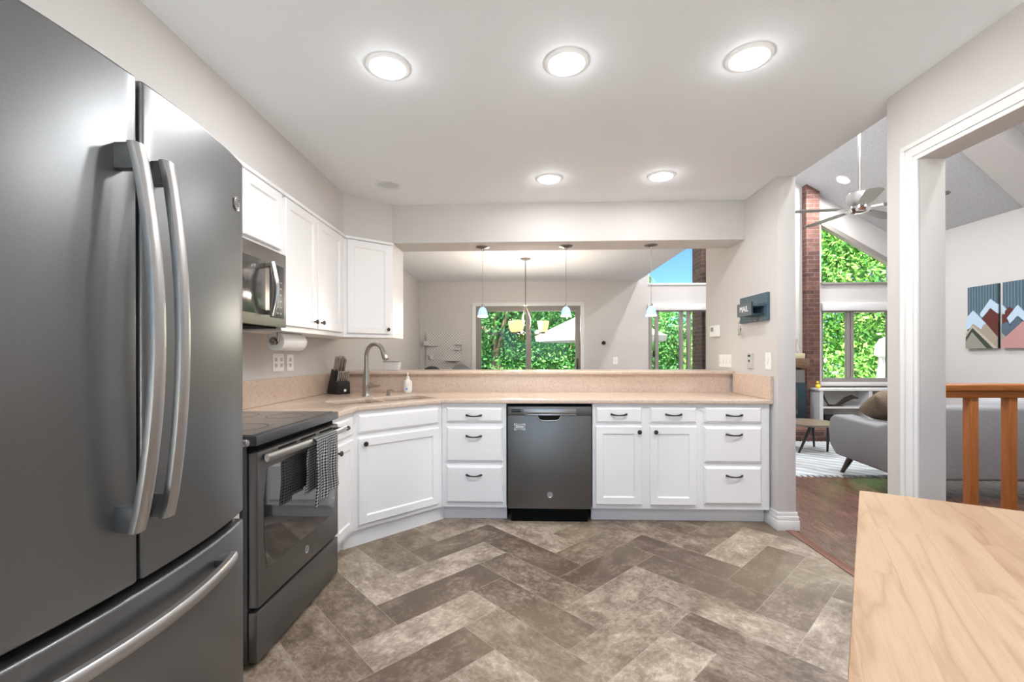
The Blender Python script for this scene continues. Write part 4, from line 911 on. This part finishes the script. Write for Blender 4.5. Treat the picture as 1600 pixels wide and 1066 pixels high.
tag(link('storage_basket', lathe(B(), [(.0, 0), (.09, 0), (.105, .06), (.11, .16), (.10, .165), (.095, .16), (.09, .02)], Matrix.Translation((5.72, 7.49, .389))), oak('basket_weave', (.14, .055, .03), (.24, .1, .055), (40, 40, 60)), origin=(5.80, 7.49, .389)), 'reddish brown round basket on the upper bookcase shelf', 'basket')
tag(link('storage_bin', bx(B(), 4.80, 5.1, 7.42, 7.58, .0885, .24, bev=.01), 'black', origin=(4.95, 7.5, .0885)), 'black bin on the lowest bookcase shelf', 'bin')
yd = thing('yellow_figurine', 'tiny yellow figurine on the bookcase top by the chimney', 'figurine', (4.705, 7.45, .68))
link('body', lathe(B(), [(0, 0), (.03, .002), (.04, .03), (.03, .06), (.012, .075), (0, .077)], Matrix.Translation((4.705, 7.45, .6805))), 'yellow', yd)
link('head', lathe(B(), [(0, .07), (.018, .078), (.022, .095), (.015, .11), (0, .115)], Matrix.Translation((4.695, 7.445, .6805))), 'yellow', yd)
# rug
def rugm():
    b = B(); P = [(2.35, 4.66), (5.9, 4.66), (5.9, 6.42), (2.35, 6.42)]; prism(b, P, .0005, .012)
    for k in range(60):
        for yy, d_ in ((4.66, -1), (6.42, 1)):
            x = 2.37+k*(3.53/60); bx(b, x, x+.03, min(yy, yy+d_*.045), max(yy, yy+d_*.045), .0005, .008)
    return b
tag(link('area_rug', rugm(), 'rug', origin=(4, 5.5, 0), smooth=False), 'pale grey striped fringed rug on the dark wood floor by the fireplace', 'rug')
# side table
stt = thing('side_table', 'round brown coffee table with splayed black legs on the rug', 'table', (3.37, 5.85, .012))
link('tabletop', lathe(B(), [(0, .345), (.27, .345), (.30, .36), (.305, .372), (.30, .38), (0, .38)], Matrix.Translation((3.57, 5.83, 0)), 40), oak('walnut_top', (.16, .115, .08), (.28, .215, .165)), stt)
for p, q in (((3.46, 5.62), (3.352, 5.68)), ((3.70, 5.66), (3.75, 5.76)), ((3.46, 5.96), (3.36, 6.06)), ((3.70, 5.97), (3.78, 6.07))): link('leg', tube(B(), [(*p, .346), (*q, .014)], [.022, .012], 10), 'black', stt)
# sofa
sf = thing('sofa', 'grey tweed mid-century sofa with splayed walnut legs, seen from behind', 'sofa', (4.3, 4.4, 0))
b = B(); ap = [(3.93, .19), (4.70, .215), (4.79, .30), (4.815, .45), (4.79, .585), (4.72, .625), (4.45, .61), (4.15, .60), (3.93, .68)]
prism(b, ap, 3.135, 3.34, Matrix(((0, 0, 1, 0), (1, 0, 0, 0), (0, 1, 0, 0), (0, 0, 0, 1))), bev=.03, seg=3); link('armrest', b, 'sofa', sf)
b = B(); prism(b, ap, 5.22, 5.39, Matrix(((0, 0, 1, 0), (1, 0, 0, 0), (0, 1, 0, 0), (0, 0, 0, 1))), bev=.03, seg=3); link('armrest', b, 'sofa', sf)
link('backrest', bx(B(), 3.17, 5.36, 3.86, 4.06, .175, .80, bev=.035, seg=3), 'sofa', sf)
link('seat_base', bx(B(), 3.34, 5.22, 4.06, 4.76, .19, .34, bev=.02), 'sofa', sf)
for x in (3.345, 4.285): link('seat_cushion', bx(B(), x, x+.93, 4.08, 4.79, .341, .47, bev=.035, seg=3), 'sofa', sf)
def legf(x, y, dx, dy): link('leg', tube(B(), [(x, y, .20), (x+dx, y+dy, .0125 if y > 4.5 else .0)], [.032, .018], 10), 'walnut', sf)
legf(3.27, 4.66, -.01, .12); legf(5.26, 4.66, .02, .11); legf(3.30, 4.02, -.02, -.05); legf(5.26, 4.02, .02, -.05)
NP = 24
def pillow(name, label, loc, sx_, sz_, th, rot, m_):
    b = B(); bmesh.ops.create_grid(b, x_segments=14, y_segments=14, size=.5)
    t2 = B()
    for s in (1, -1):
        V = [[t2.verts.new(((i/NP-.5)*sx_*(1-.06*math.sin(PI*j/NP)), s*th/2*(max(0, (1-(2*i/NP-1)**4)*(1-(2*j/NP-1)**4)))**.6, (j/NP-.5)*sz_*(1-.06*math.sin(PI*i/NP)))) for i in range(NP+1)] for j in range(NP+1)]
        for j in range(NP):
            for i in range(NP): t2.faces.new((V[j][i], V[j][i+1], V[j+1][i+1], V[j+1][i]))
    b.free(); bmesh.ops.remove_doubles(t2, verts=t2.verts, dist=1e-4); bmesh.ops.recalc_face_normals(t2, faces=t2.faces)
    o = link(name, t2, m_)
    if 'sharp_edge' in o.data.attributes: o.data.attributes.remove(o.data.attributes['sharp_edge'])
    o.location = loc; o.rotation_euler = rot; tag(o, label, 'pillow'); return o
pillow('throw_pillow', 'taupe brown throw pillow leaning inside the near sofa arm', (3.52, 4.42, .735), .48, .40, .25, (1.15, .10, -.30), 'pillow_brown')
pillow('throw_pillow', 'light grey back cushion showing over the sofa back between the balusters', (4.22, 4.17, .70), .52, .38, .16, (-.12, .05, 0), 'sofa_light')
pillow('throw_pillow', 'dark charcoal pillow at the far end of the sofa back', (4.80, 4.17, .71), .46, .36, .15, (-.12, -.08, 0), 'pillow_dark')
# railing
rl = thing('stair_railing', 'golden oak railing with square balusters beyond the doorway', 'railing', (3.2, 2.62, 0))
RYc = 2.622
b = B(); bx(b, 2.2, 4.35, RYc-.045, RYc+.045, 1.035, 1.076, bev=.010, seg=3); bx(b, 2.2, 4.35, RYc-.032, RYc+.032, .998, 1.0352, bev=.006); link('top_rail', b, 'oak_rail', rl)
link('bottom_rail', bx(B(), 2.2, 4.35, RYc-.03, RYc+.03, .08, .12, bev=.005), 'oak_rail', rl)
for k in range(10): x = 2.264+.2095*k; link('baluster', bx(B(), x, x+.046, RYc-.023, RYc+.023, .1195, .998, bev=.002), 'oak', rl)
for x in (2.2, 4.35): link('newel_post', bx(B(), x-.04, x+.04, RYc-.04, RYc+.04, 0, 1.12, bev=.005), 'oak', rl)
# wall art
def art(yl, label, polys):
    t = thing('mountain_wall_art', label, 'wall art', (GX, yl-.215, 1.75))
    F = fr((GX, yl, 1.312), (0, -1, 0), (-1, 0, 0)); Wd, Hd = .43, .872
    link('backing', bx(B(), 0, Wd, .001, .02, 0, Hd, F, bev=.002), 'navy', t)
    for k in range(11): link('slat', bx(B(), .008+k*.0385, .008+k*.0385+.026, .02, .026, .30, Hd-.006, F), 'slate_blue', t, smooth=False)
    FP = F @ Matrix(((Wd, 0, 0, 0), (0, 0, 1, 0), (0, Hd, 0, 0), (0, 0, 0, 1)))
    b = B()
    for k in range(10): bx(b, .008+k*.0385+.028, .008+k*.0385+.034, .02, .0275, .30, Hd-.006, F)
    link('pale_strips', b, plain('pale_strip', (.25, .36, .42)), t, smooth=False)
    for d_, c_, pts in polys:
        link('wood_chevron', prism(B(), pts, .02, .02+d_, FP), c_, t, smooth=False)
SN = plain('snow_blue', (.50, .63, .78)); RD = plain('barn_red_wood', (.12, .035, .03)); TN = plain('tan_wood', (.36, .31, .25)); TN2 = plain('pale_tan_wood', (.48, .43, .36)); GN = plain('dark_green_wood', (.05, .065, .055)); GY = plain('grey_wood', (.30, .29, .25)); PK = plain('pink_wood', (.50, .27, .26)); BG = plain('blue_grey_wood', (.10, .14, .19)); DB = plain('deep_blue_wood', (.03, .05, .09))
art(6.657, 'wooden mountain wall art panel with dark green chevron, farther of the pair', [
    (.010, DB, [(.86, .32), (1, .40), (1, .2), (.8, .2)]),
    (.012, RD, [(.40, .0), (1, .0), (1, .54), (.77, .63), (.50, .46)]),
    (.016, SN, [(.44, .55), (.77, .77), (1, .67), (1, .53), (.77, .63), (.60, .53), (.52, .49), (.46, .52)]),
    (.018, SN, [(0, .50), (.22, .615), (.64, .39), (.60, .33), (.55, .36), (.50, .29), (.2, .36), (0, .30)]),
    (.021, TN, [(.0, 0), (0, .24), (.23, .40), (.50, .30), (.56, .37), (.64, .39), (1, .17), (1, 0)]),
    (.024, TN2, [(0, 0), (0, .22), (.22, .37), (.6, .2), (1, .0)]),
    (.027, GN, [(0, 0), (0, .18), (.22, .335), (.88, 0)]),
    (.030, GY, [(0, 0), (0, .11), (.22, .265), (.68, 0)])])
art(6.18, 'wooden mountain wall art panel with pink lower slope, nearer of the pair', [
    (.012, RD, [(0, .3), (0, .50), (.2, .62), (.32, .58), (.2, .4)]),
    (.016, SN, [(0, .54), (0, .67), (.14, .58), (.1, .57), (.08, .51)]),
    (.018, BG, [(0, .1), (0, .36), (.15, .40), (.25, .33), (.45, .47), (.8, .25), (.4, .1)]),
    (.021, SN, [(.16, .45), (.46, .635), (.85, .38), (.8, .32), (.46, .475), (.24, .36), (.20, .42)]),
    (.024, TN, [(0, 0), (0, .24), (.18, .15), (.3, 0)]),
    (.028, PK, [(0, 0), (0, .10), (.62, .39), (1, .2), (1, 0)])])
# ceiling fan
fz = 2.75; FX, FY = 3.40, 4.72
fn = thing('ceiling_fan', 'chrome ceiling fan with five blades hanging from the vaulted ceiling', 'ceiling fan', (FX, FY, fz))
link('downrod', tube(B(), [(FX, FY, fz+.08), (FX, FY, roof_z(FX)-.03)], .013, 12), 'nickel', fn)
link('ceiling_canopy', lathe(B(), [(.03, -.12), (.07, -.03), (.075, .0)], Matrix.Translation((FX, FY, roof_z(FX)-.02))), 'steel', fn)
link('motor_housing', lathe(B(), [(0, .13), (.085, .13), (.105, .115), (.112, .06), (.10, .01), (.08, -.015), (.0, -.015)], Matrix.Translation((FX, FY, fz+.02)), 32), 'steel', fn)
link('switch_housing', lathe(B(), [(.085, -.02), (.095, -.045), (.08, -.075), (.04, -.09), (0, -.092)], Matrix.Translation((FX, FY, fz+.02)), 32), 'chrome', fn)
FBM = mat('fan_blade_grey', (.20, .20, .20), .35)
for k in range(5):
    a = math.radians(173+72*k); Tm = Matrix.Translation((FX, FY, fz-.02)) @ Matrix.Rotation(a, 4, 'Z') @ Matrix.Rotation(math.radians(-5), 4, 'X')
    b = B(); prism(b, [(.19, -.05), (.30, -.062), (.60, -.07), (.655, -.05), (.67, 0), (.655, .05), (.60, .07), (.30, .062), (.19, .05)], -.003, .004, Tm)
    o = link('blade', b, FBM, fn); b = B(); prism(b, [(.07, -.018), (.17, -.02), (.24, -.035), (.25, 0), (.24, .035), (.17, .02), (.07, .018)], .0045, .009, Tm); link('blade_arm', b, 'chrome', o)
# great room recessed light, plus added unseen fill lamps without fixtures
gl = thing('recessed_light', 'round recessed light in the textured vaulted ceiling near the fan', 'ceiling light', (0, 0, 0))
lx, ly = 4.874, 7.10; Nn = Vector((-.569, 0, -1)).normalized(); lz = roof_z(lx); WL[gl.name] = Vector((lx, ly, lz)); gl.location = (lx, ly, lz)
link('trim_ring', lathe(B(), [(.078, .001), (.085, .010), (.105, .006), (.11, .0005)], axis((lx, ly, lz), Nn), caps=False), 'trim', gl)
link('diffuser', lathe(B(), [(0, .008), (.078, .006), (.079, .001)], axis((lx, ly, lz), Nn), caps=False), 'lamp_on', gl)
for x, y in ((lx, ly), (4.3, 3.9), (4.3, 1.5), (2.6, 6.35), (2.6, 3.9), (2.6, 1.5)):
    sgn = 1 if x > 3.47 else -1; nn = Vector((-.569*sgn, 0, -1)).normalized(); p = Vector((x, y, roof_z(x)))+nn*.03
    o = area_lamp('great_room_lamp_and_fill', p, .09, 28); o.rotation_euler = (-nn).to_track_quat('Z', 'Y').to_euler()

# ------------------------------------------------------------ table in the foreground
ang = math.atan2(-.167, .284)     # far edge direction
TC = Vector((.966, 1.344, 0))     # far left corner
F0 = Matrix.Translation((TC.x, TC.y, 0)) @ Matrix.Rotation(ang, 4, 'Z')
tb = thing('butcher_block_table', 'pale butcher block table corner in the foreground', 'table', (TC.x, TC.y, 0), rz=ang)
q_ = Vector((math.cos(ang), math.sin(ang))); e_l = Vector((-.579, -.785)).normalized()
lxv = e_l.x*q_.x+e_l.y*q_.y; lyv = -e_l.x*q_.y+e_l.y*q_.x
lk = lxv/abs(lyv)*1.0
TL, TW = 1.2, .70
link('tabletop', prism(B(), [(0, 0), (TW, 0), (TW+lk*TL*.0, -TL), (lk*TL, -TL)], .815, .85, bev=.003), 'butcher', tb, world=False)
link('apron', loops(B(), .05, TW-.05, -TL+.06, -.05, [(0, 0), (0, .08), (.02, .08), (.02, 0)], Matrix(((1, 0, 0, 0), (0, 0, 1, 0), (0, 1, 0, .7345), (0, 0, 0, 1)))), 'trim', tb, world=False)
for x, y in ((.06, -.06), (TW-.12, -.06), (.06, -TL+.12), (TW-.12, -TL+.12)): link('leg', bx(B(), x, x+.06, y-.06, y, 0, .8145, bev=.004), 'trim', tb, world=False)

# ------------------------------------------------------------ outside
bm = B(); prism(bm, [(-14, BW+.15), (24, BW+.15), (24, 34), (-14, 34)], -.8, -.6); g_ = link('lawn', bm, 'grass'); g_['kind'] = 'structure'
bm = B(); bx(bm, -3, 8.5, BW+.151, 13, -.6, -.12); g_ = link('patio_deck', bm, 'patio'); g_['kind'] = 'structure'
bm = B(); bx(bm, -9, 9, -14, YB-.16, -.3, -.05); g_ = link('bounce_ground', bm, plain('pale_bounce_ground', (.70, .69, .68))); g_['kind'] = 'structure'  # unseen pale ground added behind the house to bounce sunlight onto the ceiling
def tree(label, x, y, blobs, nleaf, m_, size, trunk_h, tr=.14, seed=0, group=None, zb=-.6):
    R = random.Random(seed); t = thing('leafy_tree', label, 'tree', (x, y, zb), group)
    b = B(); tube(b, [(x, y, zb), (x+.05, y, zb+trunk_h*.5), (x-.05, y+.1, zb+trunk_h)], [tr, tr*.8, tr*.6], 10)
    for k in range(5):
        a = R.uniform(0, 2*PI); tube(b, [(x, y, zb+trunk_h*.6+k*.15), (x+math.cos(a)*.6, y+math.sin(a)*.6, zb+trunk_h+.3), (x+math.cos(a)*1.3, y+math.sin(a)*1.3, zb+trunk_h+.9)], [tr*.4, tr*.25, tr*.1], 6)
    link('trunk', b, 'bark', t)
    me_v = []; me_f = []; o0 = Vector((x, y, zb))
    tot = sum(bl[3]*bl[4] for bl in blobs)
    for (bx0, by0, bz0, rx, rz_) in blobs:
        for _ in range(int(nleaf*rx*rz_/tot)):
            while True:
                v = Vector((R.uniform(-1, 1), R.uniform(-1, 1), R.uniform(-1, 1)))
                if v.length < 1 and v.length > .35: break
            p = Vector((bx0+v.x*rx, by0+v.y*rx*.8, bz0+v.z*rz_))-o0
            d_ = Vector((R.gauss(0, 1), R.gauss(0, 1), R.gauss(0, 1)-.4)).normalized(); s = Vector((R.gauss(0, 1), R.gauss(0, 1), R.gauss(0, 1))).cross(d_).normalized(); L_ = size*R.uniform(.6, 1.3); i0 = len(me_v)
            me_v += [p, p+d_*L_*.5+s*L_*.22, p+d_*L_, p+d_*L_*.5-s*L_*.22]; me_f.append((i0, i0+1, i0+2, i0+3))
    me = bpy.data.meshes.new('foliage'); me.from_pydata(me_v, [], me_f); me.materials.append(M[m_]); o = bpy.data.objects.new('foliage', me); C.objects.link(o); o.parent = t
    return t
tree('dark leafy tree outside the left half of the patio door', -.9, 12.2, [(-1.6, 12.2, 2.6, 1.6, 1.3), (0, 12.6, 3.0, 1.5, 1.4), (-.9, 12.8, 1.0, 1.7, 1.1), (-2.4, 13, .8, 1.4, 1.4)], 15000, 'leaf_dark', .16, 2.6, .17, 1)
tree('bright shrubby tree outside the patio door behind the parasol', 1.6, 16.2, [(1.4, 16.2, 3.2, 2.3, 1.7), (.3, 16.6, 1.0, 1.7, 1.6), (2.2, 16.0, .9, 1.6, 1.5), (1.1, 15.6, -.1, 1.9, .8)], 15000, 'leaf_mid', .17, 2.2, .12, 2)
tree('light green tree outside the narrow great room slider', 4.9, 14.3, [(4.25, 14.3, 2.0, 1.3, 1.1), (5.0, 14.6, .6, 1.6, 1.3), (6.0, 14.4, 1.5, 1.1, 1.3), (3.8, 14.1, -.1, 1.2, .8)], 14000, 'leaf_mid', .14, 2.0, .1, 3)
tree('yellow-green shrub outside the slider beside the brick chimney', 5.3, 12.1, [(4.7, 12.1, .9, .6, 1.2), (5.0, 12.1, 1.5, .6, .7)], 3500, 'leaf_light', .11, 1.4, .06, 4)
tree('tree whose small crown shows low in the clerestory window', 4.9, 18.6, [(4.55, 18.6, 3.85, .75, .7), (4.9, 18.6, 2.9, 1.0, .9)], 4500, 'leaf_light', .13, 3.4, .1, 5)
tree('tall bright tree filling the great room windows', 10.6, 14.6, [(10.0, 14.6, 3.2, 2.2, 1.9), (12, 15, 3.6, 2.3, 2.0), (10.6, 14.8, 5.6, 2.4, 1.5), (9.2, 15, 4.6, 1.6, 1.6), (11, 14.6, 1.7, 2.3, .9), (10.3, 14.3, .95, 2.2, .75), (11.8, 14.3, .9, 2.0, .7)], 33000, 'leaf_light', .17, 3.5, .2, 6)
tree('dense green hedge tree closing the yard behind the patio', -3.4, 22, [(-3, 22, 2.6, 3.4, 3.2), (1, 22.5, 2.6, 3.4, 2.6), (5.0, 22.5, 1.3, 3.2, 1.9)], 14000, 'leaf_dark', .34, 2.4, .15, 8)
# open parasol by the patio door
um = thing('patio_umbrella', 'open off-white patio umbrella outside the patio door', 'umbrella', (1.75, 11.0, -.12))
b = B(); t2 = B(); top = t2.verts.new((1.75, 11, 2.42)); rim = [t2.verts.new((1.75+1.62*math.cos(PI/4*k+.2), 11+1.62*math.sin(PI/4*k+.2), 1.66)) for k in range(8)]; val = [t2.verts.new((1.75+1.6*math.cos(PI/4*k+.2), 11+1.6*math.sin(PI/4*k+.2), 1.54)) for k in range(8)]
for k in range(8): t2.faces.new((top, rim[k], rim[(k+1) % 8])); t2.faces.new((rim[k], val[k], val[(k+1) % 8], rim[(k+1) % 8]))
bmesh.ops.solidify(t2, geom=t2.faces[:], thickness=.006); merge(b, t2); link('canopy', b, 'canvas', um, smooth=False)
link('pole', tube(B(), [(1.75, 11, -.119), (1.75, 11, 2.44)], .02, 10), 'walnut', um)
for k in range(8): link('rib', tube(B(), [(1.75, 11, 2.38), (1.75+1.58*math.cos(PI/4*k+.2), 11+1.58*math.sin(PI/4*k+.2), 1.65)], .008, 6), 'walnut', um)
for k in range(8): link('strut', tube(B(), [(1.75, 11, 1.75), (1.75+.8*math.cos(PI/4*k+.2), 11+.8*math.sin(PI/4*k+.2), 2.0)], .007, 6), 'walnut', um)
link('base', lathe(B(), [(.25, 0), (.25, .03), (.06, .06), (.03, .1), (0, .1)], Matrix.Translation((1.75, 11, -.1195))), 'grey_plate', um)
# closed umbrella
cu_ = thing('closed_umbrella', 'closed white patio umbrella outside the great room window', 'umbrella', (9.02, 11.6, -.6))
b = B(); t2 = B(); R = []
for r0, z in ((.02, 1.66), (.13, 1.60), (.20, 1.46), (.23, 1.20), (.15, 1.16), (.17, .8), (.21, .3), (.24, .05)):
    R.append([t2.verts.new((9.02+(r0*(1+.16*math.cos(8*a)))*math.cos(a), 11.6+(r0*(1+.16*math.cos(8*a)))*math.sin(a), z)) for a in [2*PI*k/48 for k in range(48)]])
for a, q in zip(R, R[1:]):
    for k in range(48): t2.faces.new((a[k], a[(k+1) % 48], q[(k+1) % 48], q[k]))
t2.faces.new(R[0]); t2.faces.new(R[-1]); bmesh.ops.recalc_face_normals(t2, faces=t2.faces); merge(b, t2); link('folded_canopy', b, 'canvas', cu_)
link('pole', tube(B(), [(9.02, 11.6, -.599), (9.02, 11.6, 1.68)], .022, 10), 'walnut', cu_)
link('base', lathe(B(), [(.3, 0), (.3, .03), (.06, .06), (.03, .1), (0, .1)], Matrix.Translation((9.02, 11.6, -.5995))), 'grey_plate', cu_)
# low white garden building
gb = thing('garden_shed', 'low white garden building with teal windows beyond the lawn', 'shed', (14, 20, -.6))
link('siding_wall', bx(B(), 10.5, 18, 19.5, 20.5, -.6, .32), 'siding', gb, smooth=False)
link('roof', bx(B(), 10.3, 18.2, 19.3, 20.7, .32, .46, bev=.01), plain('shed_roof', (.75, .76, .77)), gb)
for x in (11.4, 13.0, 14.6, 16.2): link('window', bx(B(), x, x+.9, 19.46, 19.499, -.2, .18), 'teal', gb, smooth=False)
